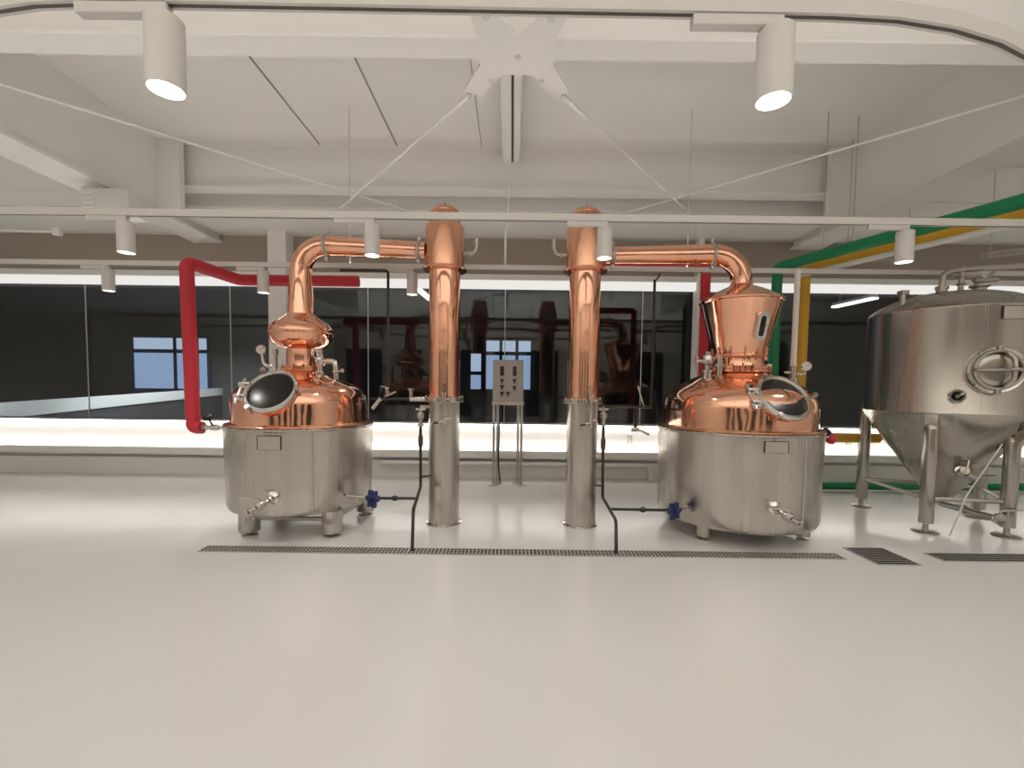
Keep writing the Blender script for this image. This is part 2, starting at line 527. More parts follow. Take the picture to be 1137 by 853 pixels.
def brace(a, c, label):
    a, c = Vector(a), Vector(c)
    t = thing('brace_rod', label, 'brace rod', a, 'diagonal brace rods under the ceiling')
    obj('rod_bar', rod(bm_(), a, c, 0.012), 'white', t)
    d = (c - a).normalized()
    b = bm_()
    rod(b, a + d * 0.02, a + d * 0.3, 0.022, 10)
    obj('turnbuckle', b, 'white', t)
Z = 3.9
brace((-0.375, 3.85, Z), (-2.6, 6.55, Z), 'thin white brace rod going back left from the gusset plate')
brace((0.385, 3.85, Z), (2.6, 6.55, Z), 'thin white brace rod going back right from the gusset plate')
brace((-4.69, 3.5, Z + .06), (-1.45, 6.55, Z + .06), 'thin white brace rod from the left girder towards the left condenser')
brace((4.44, 3.65, Z + .06), (1.5, 6.55, Z + .06), 'thin white brace rod from the right girder towards the right condenser')
brace((-0.27, 2.93, Z), (-3.6, -0.2, Z), 'thin white brace rod coming forward left from the gusset plate')
# duct rails running from the gusset plate to the far beam
t = thing('ceiling_conduit', 'pair of white conduits running back from the gusset plate to the far beam', 'conduit', (0.0, 5.0, 4.4))
b = box(bm_(), (-0.16, 3.55, 4.46), (-0.045, 6.19, 4.56), 0.01)
obj('duct', b, 'white', t)
b = box(bm_(), (-0.02, 3.55, 4.46), (0.06, 6.15, 4.56), 0.01)
obj('duct', b, 'white', t)
for y in (3.8, 4.6, 5.4):
    obj('bracket', box(bm_(), (-0.17, y, 4.56), (0.07, y + 0.03, ZC)), 'white', t)
obj('shadow_gap', box(bm_(), (-0.045, 3.55, 4.50), (-0.02, 6.19, 4.53)), 'slot', t)
t = thing('sprinkler_drop', 'thin white sprinkler pipe hanging between the two condensers', 'sprinkler', (-0.02, 6.0, 2.95))
p0 = at(561, 298, 6.0)
b = bm_()
tube(b, smooth_path([(p0.x, 6.0, p0.z + 0.05), (p0.x, 6.0, 3.55), (p0.x + 0.03, 6.05, 3.62), (p0.x + 0.03, 6.05, 4.46)], 0.05), 0.014, 10)
obj('pipe', b, 'white', t)
b = bm_()
lathe(b, [(0, 0), (0.02, 0.0), (0.032, 0.02), (0.028, 0.06), (0.014, 0.075)], (p0.x, 6.0, p0.z), seg=16)
obj('sprinkler_head', b, 'fixture', t)
for z in (3.66, 3.9):
    ring(bb := bm_(), (p0.x + 0.03, 6.05, z), (0, 0, 1), 0.026, 0.01, 16, 6)
    obj('coupling', bb, 'fixture', t)
# box hung under the left girder
ja, jb = at(90, 236, 5.2), at(142, 209, 5.2)
t = thing('junction_box', 'white metal box hung under the left girder', 'box', ((ja.x + jb.x) / 2, 5.2, ja.z))
obj('case', box(bm_(), (ja.x, 5.2, ja.z), (jb.x, 5.5, jb.z), 0.01), 'fixture', t)
for k in range(4):
    z = ja.z + .04 + k * (jb.z - ja.z - .08) / 3.5
    obj('louver', box(bm_(), (ja.x + .02, 5.19, z), (ja.x + .16, 5.2, z + .02)), 'white', t)
for x in (-4.98, -4.78):
    obj('bracket', box(bm_(), (x - 0.02, 5.32, jb.z), (x + 0.02, 5.38, max(jb.z + .01, 3.74))), 'white', t)
# frame of pale conduits in the far left bay
for (a, c, lb) in (((0, 268, 6.5), (62, 290, 6.5), 'short white strut under the ceiling in the far left corner'), ((0, 213, 6.4), (105, 236, 6.4), 'long pale rod crossing the far left bay')):
    p, q = at(a[0], a[1], a[2]), at(c[0], c[1], c[2])
    q.z = p.z = 3.9 if 'long' in lb else 3.62
    q.y = 6.54
    t = thing('ceiling_strut', lb, 'strut', p)
    obj('strut_bar', rod(bm_(), p, q, 0.018 if 'short' in lb else 0.012), 'white', t)
    obj('end_plate', box(bm_(), q - Vector((0.05, 0.03, 0.05)), q + Vector((0.05, 0.03, 0.05))), 'white', t)

# ------------------------------------------------------------------ lighting tracks and spots
ZT = 2.86
def track(y, x0, x1, label, zrod, rods, bend=None, upto=None):
    t = thing('lighting_track', label, 'track', ((x0 + x1) / 2, y, ZT), 'suspended lighting tracks')
    def rail(pts, w, z0, z1):
        b = bm_()
        n = len(pts)
        prev = None
        for i, p in enumerate(pts):
            a, c = pts[max(0, i - 1)], pts[min(n - 1, i + 1)]
            d = Vector((c[0] - a[0], c[1] - a[1], 0)).normalized()
            s = Vector((-d.y, d.x, 0)) * w
            q = [b.verts.new(Vector((p[0], p[1], zz)) + s * k) for zz, k in ((z0, -1), (z0, 1), (z1, 1), (z1, -1))]
            if prev:
                for k in range(4):
                    b.faces.new((prev[k], prev[(k + 1) % 4], q[(k + 1) % 4], q[k]))
            else:
                b.faces.new(q)
            prev = q
        b.faces.new(prev)
        return b
    pts = [(x0, y), (x1, y)]
    if bend:
        pts = bend
    obj('rail_body', rail(pts, 0.021, ZT, ZT + 0.055), 'fixture', t)
    obj('rail_slot', rail(pts, 0.007, ZT - 0.0015, ZT), 'slot', t)
    up = [(x0 + .1, y), (upto, y)] if upto else pts
    obj('uplight_strip', rail(up, 0.011, ZT + 0.055, ZT + 0.0555), 'uplight', t)  # unseen glowing strip added on the rail top to lift the ceiling
    for x in rods:
        obj('suspension_rod', rod(bm_(), (x, y, ZT + 0.055), (x, y, zrod), 0.007, 8), 'fixture', t)
    return t
# near track curves at both ends
bend = [(-4.6, 3.0 - 1.3), ]
bend = []
for k in range(13):
    a = R_(90 - 90 * k / 12)
    bend.append((-1.75 - 2.2 * math.sin(a), 1.69 + 2.6 - 2.6 * math.cos(R_(90 * (1 - k / 12)))))
bend = [(-1.5 - 2.4 * math.sin(R_(k * 6)), 1.70 + 2.4 * (1 - math.cos(R_(k * 6)))) for k in range(9, 0, -1)] + [(-1.5, 1.70), (1.15, 1.72)] + [(1.15 + 2.4 * math.sin(R_(k * 6)), 1.72 + 2.4 * (1 - math.cos(R_(k * 6)))) for k in range(1, 10)]
track(1.70, -3, 3, 'white lighting track nearest overhead with curved ends and two big spots', ZC, (-0.6, 0.5), bend)
track(3.78, -7.5, 7.5, 'white lighting track crossing in front of the copper column tops', 3.74, (-4.92, 4.86), upto=3.3)
track(5.36, -8.5, 8.5, 'white lighting track just above the window line', ZC, (at(388, 200, 5.36).x, at(766, 200, 5.36).x), upto=2.7)

def make_spot():
    t = thing('spotlight', 'tmp', 'spotlight', (0, 0, 0), 'white cylinder spotlights')
    b = bm_()
    lathe(b, [(0, 0.0), (0.02, 0.0), (0.058, -0.012), (0.0625, -0.018), (0.0625, -0.262), (0.058, -0.262), (0.0555, -0.225), (0.0, -0.225)][::1], (0, 0, 0.0), seg=40)
    obj('lamp_body', b, 'fixture', t)
    b = bm_()
    lathe(b, [(0, -0.240), (0.0535, -0.240), (0.0535, -0.236), (0, -0.236)], seg=32)
    obj('lens', b, 'lens', t)
    obj('lens_ring', ring(bm_(), (0, 0, -0.2415), (0, 0, 1), 0.0475, 0.0025, 32, 6), 'satin', t)
    b = box(bm_(), (-0.31, -0.02, -0.005), (0.02, 0.02, 0.034), 0.004)
    obj('adapter', b, 'fixture', t)
    return t
spot0 = make_spot()
SPOTS = [(-1.275, 1.70, 'large white spotlight at the upper left of the frame'), (0.95, 1.72, 'large white spotlight at the upper right of the frame'),
         (-3.20, 3.78, 'white spotlight hanging from the middle track left of the red pipe'), (-1.17, 3.78, 'white spotlight in front of the left lyne arm'),
         (0.745, 3.78, 'white spotlight in front of the right copper column head'), (3.22, 3.78, 'white spotlight hanging before the green and yellow overhead pipes'),
         (-4.76, 5.36, 'small white spotlight at the top of the leftmost visible pane'), (-2.94, 5.36, 'small white spotlight beside the white post behind the left still'),
         (-1.19, 5.36, 'small white spotlight just left of the left condenser column')]
def spot_light(x, y, z, w, parent=None, size=0.045):
    l = bpy.data.lights.new('spot_beam', 'SPOT')
    l.energy = w
    l.color = LAMP
    l.spot_size = R_(115)
    l.spot_blend = 0.9
    l.shadow_soft_size = size
    o = bpy.data.objects.new('spot_beam', l)
    COL.objects.link(o)
    o.location = (x, y, z)
    return o
for i, (x, y, lb) in enumerate(SPOTS):
    s = spot0 if i == 0 else copy_tree(spot0)
    s.location = (x, y, ZT - 0.036)
    s['label'] = lb
    spot_light(x, y, ZT - 0.036 - 0.275, SPOT_W)
# the room's other track spots, above and behind the viewer, plus unseen upward fill added for the ceiling
for y in (-1.2, -3.6, -6.2):
    l = bpy.data.lights.new('rail_uplight', 'AREA')  # added fill light aimed at the ceiling, no fitting behind it
    l.shape = 'RECTANGLE'
    l.size, l.size_y = 15.0, 0.03
    l.energy = 170
    l.color = LAMP
    o = bpy.data.objects.new('rail_uplight', l)
    COL.objects.link(o)
    o.location = (0, y, 2.93)
    o.rotation_euler = (math.pi, 0, 0)
    for x in (-6.2, -2.2, 2.2, 6.2):
        spot_light(x, y, 2.6, GLOBE_W)
for x, y in ((-6.3, 1.9), (-3.9, 1.9), (3.3, 2.2), (6.0, 2.2), (-6.3, 4.2), (5.6, 3.78), (7.6, 3.78)):
    spot_light(x, y, 2.58, SPOT_W)

# ------------------------------------------------------------------ floor drains
def grate(name, x0, x1, y0, y1, label, step, along=2, cross=True):
    t = thing(name, label, 'floor grate', ((x0 + x1) / 2, (y0 + y1) / 2, 0))
    b = bm_()
    w = 0.012
    h = 0.008
    box(b, (x0, y0, 0), (x1, y0 + w, h))
    box(b, (x0, y1 - w, 0), (x1, y1, h))
    box(b, (x0, y0 + w, 0), (x0 + w, y1 - w, h))
    box(b, (x1 - w, y0 + w, 0), (x1, y1 - w, h))
    obj('grate_frame', b, 'grate', t)
    obj('drain_pan', box(bm_(), (x0 + w, y0 + w, 0.0), (x1 - w, y1 - w, 0.0015)), 'pit', t)
    b = bm_()
    n = int((x1 - x0 - 2 * w) / step)
    if cross:
        for k in range(1, n):
            x = x0 + w + (x1 - x0 - 2 * w) * k / n
            box(b, (x - 0.006, y0 + w, 0.002), (x + 0.006, y1 - w, 0.0075))
    for k in range(1, along + 1):
        y = y0 + w + (y1 - y0 - 2 * w) * k / (along + 1)
        box(b, (x0 + w, y - 0.003, 0.002), (x1 - w, y + 0.003, 0.007))
    obj('grating', b, 'grate', t)
grate('drain_grate', -2.775, 2.982, 3.915, 4.065, 'long dark slotted floor grate in front of both stills', 0.034, 2)
grate('drain_grate', 3.165, 3.545, 3.80, 4.215, 'square dark floor grate at the right end of the long one', 0.19, 7)
grate('drain_grate', 3.83, 7.2, 3.90, 4.10, 'floor grate strip running in front of the conical tank', 5, 3, False)

# ------------------------------------------------------------------ small builders for fittings
def valve(parent, name, a, d, ln, r, lever=None, m='bright', seg=20):
    """inline valve: two ferrules and a body along d from a, with a lever handle"""
    a, d = Vector(a), Vector(d).normalized()
    b = bm_()
    lathe(b, [(0, 0), (r * 1.5, 0), (r * 1.5, ln * .08), (r * .8, ln * .12), (r * .8, ln * .28), (r * 1.35, ln * .32), (r * 1.5, ln * .5), (r * 1.35, ln * .68), (r * .8, ln * .72), (r * .8, ln * .92), (r * 1.2, ln * .92), (r * 1.2, ln), (r * .65, ln), (r * .65, ln * .9), (0, ln * .9)], a, d, seg)
    o = obj(name, b, m, parent)
    if lever is not None:
        lv = Vector(lever)
        c = a + d * ln * .5
        up = (lv - d * lv.dot(d)).normalized()
        b = bm_()
        k = c + Vector((0, 0, 1)) * r * 1.9 if abs(d.z) < .9 else c + up * r * 1.9
        rod(b, c, k, r * .4, 10)
        e = k + lv
        rod(b, k, e, r * .32, 10)
        obj('lever', b, m, o)
    return o
def gauge(parent, c, n, r):
    c, n = Vector(c), Vector(n).normalized()
    b = bm_()
    lathe(b, [(0, -r * .5), (r, -r * .5), (r, r * .05), (r * .88, r * .1), (r * .86, 0), (0, 0)], c, n, 28)
    g = obj('pressure_gauge', b, 'bright', parent)
    b = bm_()
    lathe(b, [(0, 0.0), (r * .86, 0.0), (r * .86, 0.002), (0, 0.002)], c + n * 0.001, n, 28)
    obj('dial', b, 'dial', g)
    u, v, n = basis(n)
    b = bm_()
    rod(b, c + n * .004, c + n * .004 + (u * .6 + v * .5) * r, r * .05, 6)
    obj('pointer', b, 'ink', g)
    return g
def plate(parent, px, py, c, rad, w, h, lines=3):
    """small curved name plate riveted to an upright cylinder"""
    p, n = hit(px, py, c, rad)
    a0 = math.atan2(n.y, n.x)
    def arc(bm, z0, z1, f0, f1, r0, r1, seg=10):
        vs = []
        for k in range(seg + 1):
            a = a0 + (f0 + (f1 - f0) * k / seg) * w / rad
            vs.append([bm.verts.new((c[0] + rr * math.cos(a), c[1] + rr * math.sin(a), zz)) for rr, zz in ((r0, z0), (r1, z0), (r1, z1), (r0, z1))])
        for q, s in zip(vs, vs[1:]):
            for k in range(4):
                bm.faces.new((q[k], q[(k + 1) % 4], s[(k + 1) % 4], s[k]))
        bm.faces.new(vs[0])
        bm.faces.new(list(reversed(vs[-1])))
    b = bm_()
    arc(b, p.z - h / 2, p.z + h / 2, -.5, .5, rad - .002, rad + .014)
    pl = obj('name_plate', b, 'plate', parent)
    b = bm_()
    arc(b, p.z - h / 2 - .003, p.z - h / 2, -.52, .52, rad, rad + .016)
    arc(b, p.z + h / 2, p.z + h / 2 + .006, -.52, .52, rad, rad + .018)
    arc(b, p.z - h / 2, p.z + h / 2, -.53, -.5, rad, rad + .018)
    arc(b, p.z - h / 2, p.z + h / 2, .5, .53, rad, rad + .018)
    obj('plate_holder', b, 'ink', pl)  # dark edge strips paint the shadow around the plate
    b = bm_()
    arc(b, p.z + h * .16, p.z + h * .2, -.36, .2, rad + .0135, rad + .0145)
    obj('engraved_line', b, 'satin', pl)
    return pl
def pipe_flange(parent, c, d, r, name='clamp_flange', m='satin', th=0.02):
    c, d = Vector(c), Vector(d).normalized()
    b = bm_()
    lathe(b, [(r * .8, -th), (r * 1.0, -th), (r * 1.12, -th * .5), (r * 1.12, th * .5), (r * 1.0, th), (r * .8, th)], c, d, 32)
    f = obj(name, b, m, parent)
    b = bm_()
    u, v, n = basis(d)
    sgn = 1 if v.z > 0 else -1
    v = v * sgn
    rod(b, c + v * r * 1.05, c + v * (r * 1.05 + .055), .012, 10)
    rod(b, c + v * (r * 1.05 + .035) - n * .03, c + v * (r * 1.05 + .035) + n * .03, .009, 10)
    obj('wing_bolt', b, 'satin', f)
    b = bm_()
    box(b, c - v * (r * 1.12 + .02) - Vector((.018, .018, .018)), c - v * (r * 1.12 + .005) + Vector((.018, .018, .018)), .004)
    obj('clamp_hinge', b, 'satin', f)
    return f
def hatch(parent, c, n, r, hinge_side):
    """round glazed manhole on a dome"""
    c, n = Vector(c), Vector(n).normalized()
    b = bm_()
    lathe(b, [(r * .84, -.24), (r * .84, -.02), (r * .9, -.012)], c, n, 40)
    mh = obj('manhole_neck', b, 'copper', parent)
    b = bm_()
    lathe(b, [(r * .82, -.03), (r * .97, -.03), (r, -.02), (r, .012), (r * .96, .026), (r * .88, .028), (r * .835, .012), (r * .82, -.012)], c, n, 56)
    rg = obj('manhole_ring', b, 'bright', mh)
    b = bm_()
    lathe(b, [(0, .004), (r * .60, .002), (r * .838, -.004), (r * .838, -.02), (0, -.02)], c, n, 48)
    obj('smoked_glass', b, 'lensdark', mh)
    u = Vector((hinge_side, 0, 0))
    v = n.cross(u)
    b = bm_()
    for s in (-.07, .07):
        q = c + u * r * 1.05 + v * s
        box(b, q - Vector((.06, .035, .03)), q + Vector((.05, .035, .03)), .006)
    rod(b, c + u * r * 1.18 + v * -.14, c + u * r * 1.18 + v * .14, .02, 12)
    obj('hinge', b, 'bright', mh)
    for ang in (60, 180, 300):
        d = (-u) * math.cos(R_(ang - 180)) + v * math.sin(R_(ang - 180))
        if ang == 180:
            d = -u
        q = c + d * r * 1.04
        b = bm_()
        rod(b, q - n * .05, q + n * .05, .011, 10)
        disc(b, q + n * .045, n, .022, .02, 12)
        obj('clamp_bolt', b, 'bright', mh)
    return mh

# ------------------------------------------------------------------ the pot stills
def pot_still(cx, cy, R, zb, zt, label, dome, kind, group=None):
    t = thing('pot_still', label, 'still', (cx, cy, 0), 'copper pot stills')
    C = (cx, cy, 0)
    b = bm_()
    r1 = R - .012
    lathe(b, [(0, zb + .02), (r1 * .6, zb + .015), (r1 - .05, zb), (r1 - .015, zb + .012), (r1, zb + .06), (r1 + .002, zb + .3), (R, zt - .1), (R, zt - .03), (R + .008, zt - .022), (R + .010, zt - .004), (R - .01, zt), (dome[0][0] - .03, zt + .004)], C, seg=96)
    body = obj('vessel_body', b, 'steel', t)
    b = bm_()
    a = R_(-58 if kind == 'onion' else -70)
    p = Vector((cx + (R + .001) * math.cos(a), cy + (R + .001) * math.sin(a), 0))
    rod(b, (p.x, p.y, zb + .06), (p.x, p.y, zt - .03), .004, 6)
    obj('weld_seam', b, 'bright', body)
    b = bm_()
    lathe(b, dome, C, seg=96)
    obj('copper_dome', b, 'copper', t)
    b = bm_()
    r0 = dome[0][0]
    lathe(b, [(r0 - .02, zt + .002), (r0 + .022, zt + .002), (r0 + .028, zt + .01), (r0 + .02, zt + .02), (r0 - .02, zt + .022)], C, seg=96)
    obj('dome_collar', b, 'copper2', t)
    # legs
    if kind == 'onion':
        legs = [(-.32, -.46), (.50, -.47), (.58, .30), (-.45, .42)]
        lr = .098
    else:
        legs = [(-.50, -.44), (.50, -.41), (.5, .42), (-.5, .42)]
        lr = .07
    for lx, ly in legs:
        x, y = cx + lx, cy + ly
        b = bm_()
        lathe(b, [(0, .045), (lr * .97, .045), (lr, .05), (lr, zb + .03), (0, zb + .03)], (x, y, 0), seg=28)
        lg = obj('leg', b, 'steel', t)
        b = bm_()
        lathe(b, [(0, 0), (lr * .75, 0), (lr * .75, .012), (lr * .3, .02), (lr * .3, .045), (0, .045)], (x, y, 0), seg=20)
        obj('foot_pad', b, 'satin', lg)
    if kind == 'onion':
        for (i, j) in ((0, 1), (1, 2)):
            b = bm_()
            p, q = legs[i], legs[j]
            rod(b, (cx + p[0], cy + p[1], .17), (cx + q[0], cy + q[1], .17), .022, 12)
            obj('cross_bar', b, 'satin', t)
    return t, body

# left still -----------------------------------------------------------------
LX, LY, LR = -2.262, 4.85, .727
dome = [(.70, 1.075), (.688, 1.09), (.672, 1.105), (.666, 1.16), (.667, 1.29), (.661, 1.355), (.642, 1.408), (.602, 1.452), (.53, 1.495), (.43, 1.542), (.32, 1.589), (.22, 1.632), (.165, 1.665)]
L, Lbody = pot_still(LX, LY, LR, .235, 1.075, 'left pot still with onion-shaped copper bulge and curved swan neck', dome, 'onion')
CL = (LX, LY, 0)
b = bm_()
lathe(b, [(.15, 1.642), (.195, 1.642), (.20, 1.648), (.20, 1.658), (.193, 1.663), (.193, 1.667), (.20, 1.671), (.20, 1.684), (.195, 1.688), (.15, 1.688)], CL, seg=48)
fl_ = obj('neck_flange', b, 'copper', L)
b = bm_()
for k in range(12):
    a = 2 * math.pi * k / 12
    disc(b, (LX + .18 * math.cos(a), LY + .18 * math.sin(a), 1.688), (0, 0, 1), .012, .02, 6)
obj('bolt', b, 'bright', fl_)
b = bm_()
lathe(b, [(.155, 1.68), (.15, 1.70), (.15, 1.86), (.158, 1.878)], CL, seg=48)
obj('neck', b, 'copper', L)
b = bm_()
lathe(b, [(.15, 1.866), (.172, 1.87), (.225, 1.888), (.275, 1.92), (.306, 1.962), (.322, 2.012), (.325, 2.05), (.318, 2.085), (.290, 2.125), (.245, 2.158), (.20, 2.185), (.165, 2.21), (.145, 2.235)], CL, seg=72)
ob = obj('onion_bulb', b, 'copper', L)
b = bm_()
ring(b, (LX, LY, 2.035), (0, 0, 1), .325, .006, 64, 8)
obj('bulb_seam', b, 'copper2', ob)
# swan neck
pts = [(LX, LY, 2.22), (LX, LY, 2.45), (LX, LY, 2.62)]
rs = [.142, .124, .112]
n = 12
for k in range(1, n + 1):
    a = R_(90 * k / n)
    pts.append((LX + .28 * (1 - math.cos(a)), LY, 2.685 + .275 * math.sin(a)))
    rs.append(.110 - .006 * k / n)
obj('swan_neck', tube(bm_(), pts, rs, 40, False), 'copper', L)
A0, A1 = Vector((LX + .28, LY, 2.96)), Vector((-.938, 4.86, 2.925))
obj('lyne_arm', tube(bm_(), [A0, A0.lerp(A1, .25), A0.lerp(A1, .5), A0.lerp(A1, .75), A1], [.104, .1, .096, .091, .086], 40), 'copper', L)
pipe_flange(L, A0, A1 - A0, .106)
pipe_flange(L, A0.lerp(A1, .93), A1 - A0, .09)
hatch(L, (-2.255, 4.215, 1.425), (0, -.79, .61), .243, -1)
plate(L, 299, 492, CL, LR, .2, .125)
# bottom outlet tap
p, nn = hit(303, 553, CL, LR)
b = bm_()
lathe(b, [(0, -.02), (.06, -.02), (.06, .012), (.045, .02), (.03, .03), (.03, .07), (0, .07)], p, nn, 24)
obj('outlet_ferrule', b, 'bright', L)
d = Vector((-.42, -.75, -.32)).normalized()
valve(L, 'outlet_valve', p + nn * .06, d, .21, .03, Vector((-.2, .03, .01)))
# gauge tree on the left of the dome
g0 = Vector((-2.62, 5.0, 1.56))
b = bm_()
rod(b, g0 - Vector((0, 0, .06)), g0 + Vector((0, 0, .07)), .03, 16)
disc(b, g0 + Vector((0, 0, .05)), (0, 0, 1), .045, .02, 16)
tube(b, smooth_path([g0 + Vector((0, 0, .04)), g0 + Vector((-.02, 0, .13)), g0 + Vector((-.13, 0, .13)), g0 + Vector((-.15, 0, .26))], .06), .018, 12)
rod(b, g0 + Vector((0, 0, .1)), g0 + Vector((.0, 0, .28)), .02, 14)
disc(b, g0 + Vector((0, 0, .26)), (0, 0, 1), .028, .06, 14)
obj('gauge_tree', b, 'bright', L)
gauge(L, g0 + Vector((-.15, -.02, .31)), (.2, -1, .05), .052)
# relief valve cluster right of the neck
r0 = Vector((LX + .235, LY - .09, 1.60))
b = bm_()
lathe(b, [(0, -.05), (.05, -.05), (.05, .01), (.06, .012), (.06, .03), (.032, .035), (.032, .08), (.05, .1), (.056, .14), (.05, .18), (.03, .19), (.03, .24), (.04, .25), (.04, .27), (0, .27)], r0, (0, 0, 1), 20)
rv = obj('relief_valve', b, 'bright', L)
b = bm_()
tube(b, smooth_path([r0 + Vector((.04, 0, .14)), r0 + Vector((.16, 0, .14)), r0 + Vector((.17, .0, .0)), r0 + Vector((.17, 0, -.055))], .08), .03, 14)
rod(b, r0 + Vector((.14, -.02, .03)), r0 + Vector((.27, -.04, .04)), .012, 10)
disc(b, r0 + Vector((.25, -.04, .02)), (0, 0, 1), .018, .04, 10)
obj('relief_pipe', b, 'bright', rv)
b = bm_()
ring(b, r0 + Vector((.0, -.05, .2)), (0, 1, .2), .045, .007, 24, 8)
rod(b, r0 + Vector((0, -.06, .2)), r0 + Vector((0, .02, .19)), .008, 8)
for k in range(3):
    a = 2 * math.pi * k / 3
    rod(b, r0 + Vector((0, -.05, .2)), r0 + Vector((.045 * math.cos(a), -.05, .2 + .045 * math.sin(a))), .005, 6)
obj('handwheel', b, 'bright', rv)
# side inlet valve by the red pipe
p = Vector((LX - LR - .005, LY, 1.015))
sx = at(226, 481, LY).x + .055
b = bm_()
rod(b, (sx, LY, 1.015), (p.x + .0, LY, 1.015), .018, 14)
disc(b, (p.x - .022, LY, 1.015), (1, 0, 0), .04, .02, 18)
lathe(b, [(0, -.05), (.026, -.05), (.034, -.02), (.034, .02), (.026, .05), (0, .05)], (sx + .07, LY, 1.015), (1, 0, 0), 16)
sv = obj('side_inlet_valve', b, 'bright', L)
b = bm_()
k0 = Vector((sx + .06, LY - .01, 1.03))
rod(b, k0, k0 + Vector((-.035, -.03, .085)), .012, 10)
lathe(b, [(0, -.035), (.035, -.03), (.05, 0), (.035, .028), (0, .034)], k0 + Vector((-.04, -.035, .10)), (-.4, -.5, .75), 18)
obj('valve_knob', b, 'black', sv)

# right still ----------------------------------------------------------------
RX, RY, RR = 2.42, 4.85, .80
dome = [(.775, 1.085), (.765, 1.1), (.75, 1.115), (.75, 1.17), (.75, 1.31), (.742, 1.38), (.716, 1.438), (.665, 1.487), (.58, 1.543), (.47, 1.602), (.37, 1.648), (.30, 1.672), (.27, 1.69)]
Rt, Rbody = pot_still(RX, RY, RR, .145, 1.085, 'right pot still with tall flared copper hat and short elbow', dome, 'hat')
CR = (RX, RY, 0)
b = bm_()
lathe(b, [(.25, 1.672), (.325, 1.672), (.335, 1.68), (.335, 1.698), (.325, 1.705), (.325, 1.71), (.335, 1.715), (.335, 1.732), (.325, 1.74), (.25, 1.74)], CR, seg=64)
f2 = obj('neck_flange', b, 'copper', Rt)
b = bm_()
for k in range(20):
    a = 2 * math.pi * k / 20
    disc(b, (RX + .305 * math.cos(a), RY + .305 * math.sin(a), 1.74), (0, 0, 1), .013, .022, 6)
obj('bolt', b, 'bright', f2)
b = bm_()
lathe(b, [(.26, 1.735), (.255, 1.75), (.255, 1.82), (.268, 1.835), (.262, 1.85)], CR, seg=64)
obj('neck', b, 'copper', Rt)
b = bm_()
lathe(b, [(.262, 1.84), (.275, 1.848), (.272, 1.86), (.258, 1.87), (.30, 2.03), (.345, 2.21), (.385, 2.37), (.395, 2.405), (.408, 2.412), (.413, 2.425), (.405, 2.438), (.385, 2.45), (.345, 2.478), (.28, 2.515), (.20, 2.553), (.14, 2.58), (.112, 2.60), (.108, 2.62)], CR, seg=80)
hat = obj('flared_hat', b, 'copper', Rt)
for k in range(8):
    a = R_(-90 + (k - 3.5) * 28)
    q = Vector((RX + .27 * math.cos(a), RY + .27 * math.sin(a), 1.85))
    b = bm_()
    rod(b, q - Vector((0, 0, .05)), q + Vector((0, 0, .10)), .008, 8)
    disc(b, q + Vector((0, 0, .06)), (0, 0, 1), .016, .014, 6)
    obj('swing_bolt', b, 'copper2', hat)
# oval sight glass on the hat
sa = R_(-78)
sn = Vector((math.cos(sa), math.sin(sa), -.24)).normalized()
s0 = Vector((RX + .345 * math.cos(sa), RY + .345 * math.sin(sa), 2.20)) + Vector((0.02, 0, 0))
pz, pn = hit(845, 362, (RX, RY), .345)
sn = Vector((pn.x, pn.y, -.24)).normalized()
s0 = pz + sn * .012
up = (Vector((0, 0, 1)) - sn * sn.z).normalized()
si = up.cross(sn)
def capsule(bm, c, w, h, d0, d1, seg=12):
    lo, hi = [], []
    for k in range(2 * seg + 2):
        if k <= seg:
            a = math.pi * k / seg
            o = si * w * math.cos(a) + up * (h + w * math.sin(a))
        else:
            a = math.pi + math.pi * (k - seg - 1) / seg
            o = si * w * math.cos(a) + up * (-h + w * math.sin(a))
        lo.append(bm.verts.new(c + o + sn * d0))
        hi.append(bm.verts.new(c + o + sn * d1))
    bm.faces.new(hi)
    bm.faces.new(list(reversed(lo)))
    for k in range(len(lo)):
        j = (k + 1) % len(lo)
        bm.faces.new((lo[k], lo[j], hi[j], hi[k]))
b = bm_()
capsule(b, s0, .058, .085, -.06, .012)
sg = obj('sight_glass', b, 'bright', Rt)
b = bm_()
capsule(b, s0, .026, .075, .012, .016)
obj('glass_slot', b, 'lensdark', sg)
b = bm_()
for k in range(10):
    a = 2 * math.pi * k / 10
    o = si * .043 * math.cos(a) + up * ((.085 if math.sin(a) > 0 else -.085) * min(1, abs(math.sin(a)) * 2.2) + .043 * math.sin(a))
    disc(b, s0 + o + sn * .012, sn, .008, .008, 6)
obj('bolt', b, 'satin', sg)
pts = [(RX, RY, 2.60)]
rs = [.110]
for k in range(0, 13):
    a = R_(90 * k / 12)
    pts.append((RX - .30 * (1 - math.cos(a)), RY, 2.63 + .29 * math.sin(a)))
    rs.append(.110 - .006 * k / 12)
obj('elbow', tube(bm_(), pts, rs, 40, False), 'copper', Rt)
A0, A1 = Vector((RX - .30, RY, 2.92)), Vector((.966, 4.86, 2.895))
obj('lyne_arm', tube(bm_(), [A0, A0.lerp(A1, .25), A0.lerp(A1, .5), A0.lerp(A1, .75), A1], [.104, .1, .096, .091, .086], 40), 'copper', Rt)
pipe_flange(Rt, A0 + Vector((-.02, 0, 0)), A1 - A0, .106)
pipe_flange(Rt, A0.lerp(A1, .93), A1 - A0, .09)
hatch(Rt, (RX + .085, 4.16, 1.425), (.08, -.79, .61), .25, -1)
plate(Rt, 862, 497, CR, RR, .2, .1)
p, nn = hit(860, 564, CR, RR)
b = bm_()
lathe(b, [(0, -.02), (.06, -.02), (.06, .012), (.045, .02), (.03, .03), (.03, .07), (0, .07)], p, nn, 24)
obj('outlet_ferrule', b, 'bright', Rt)
d = Vector((.35, -.78, -.34)).normalized()
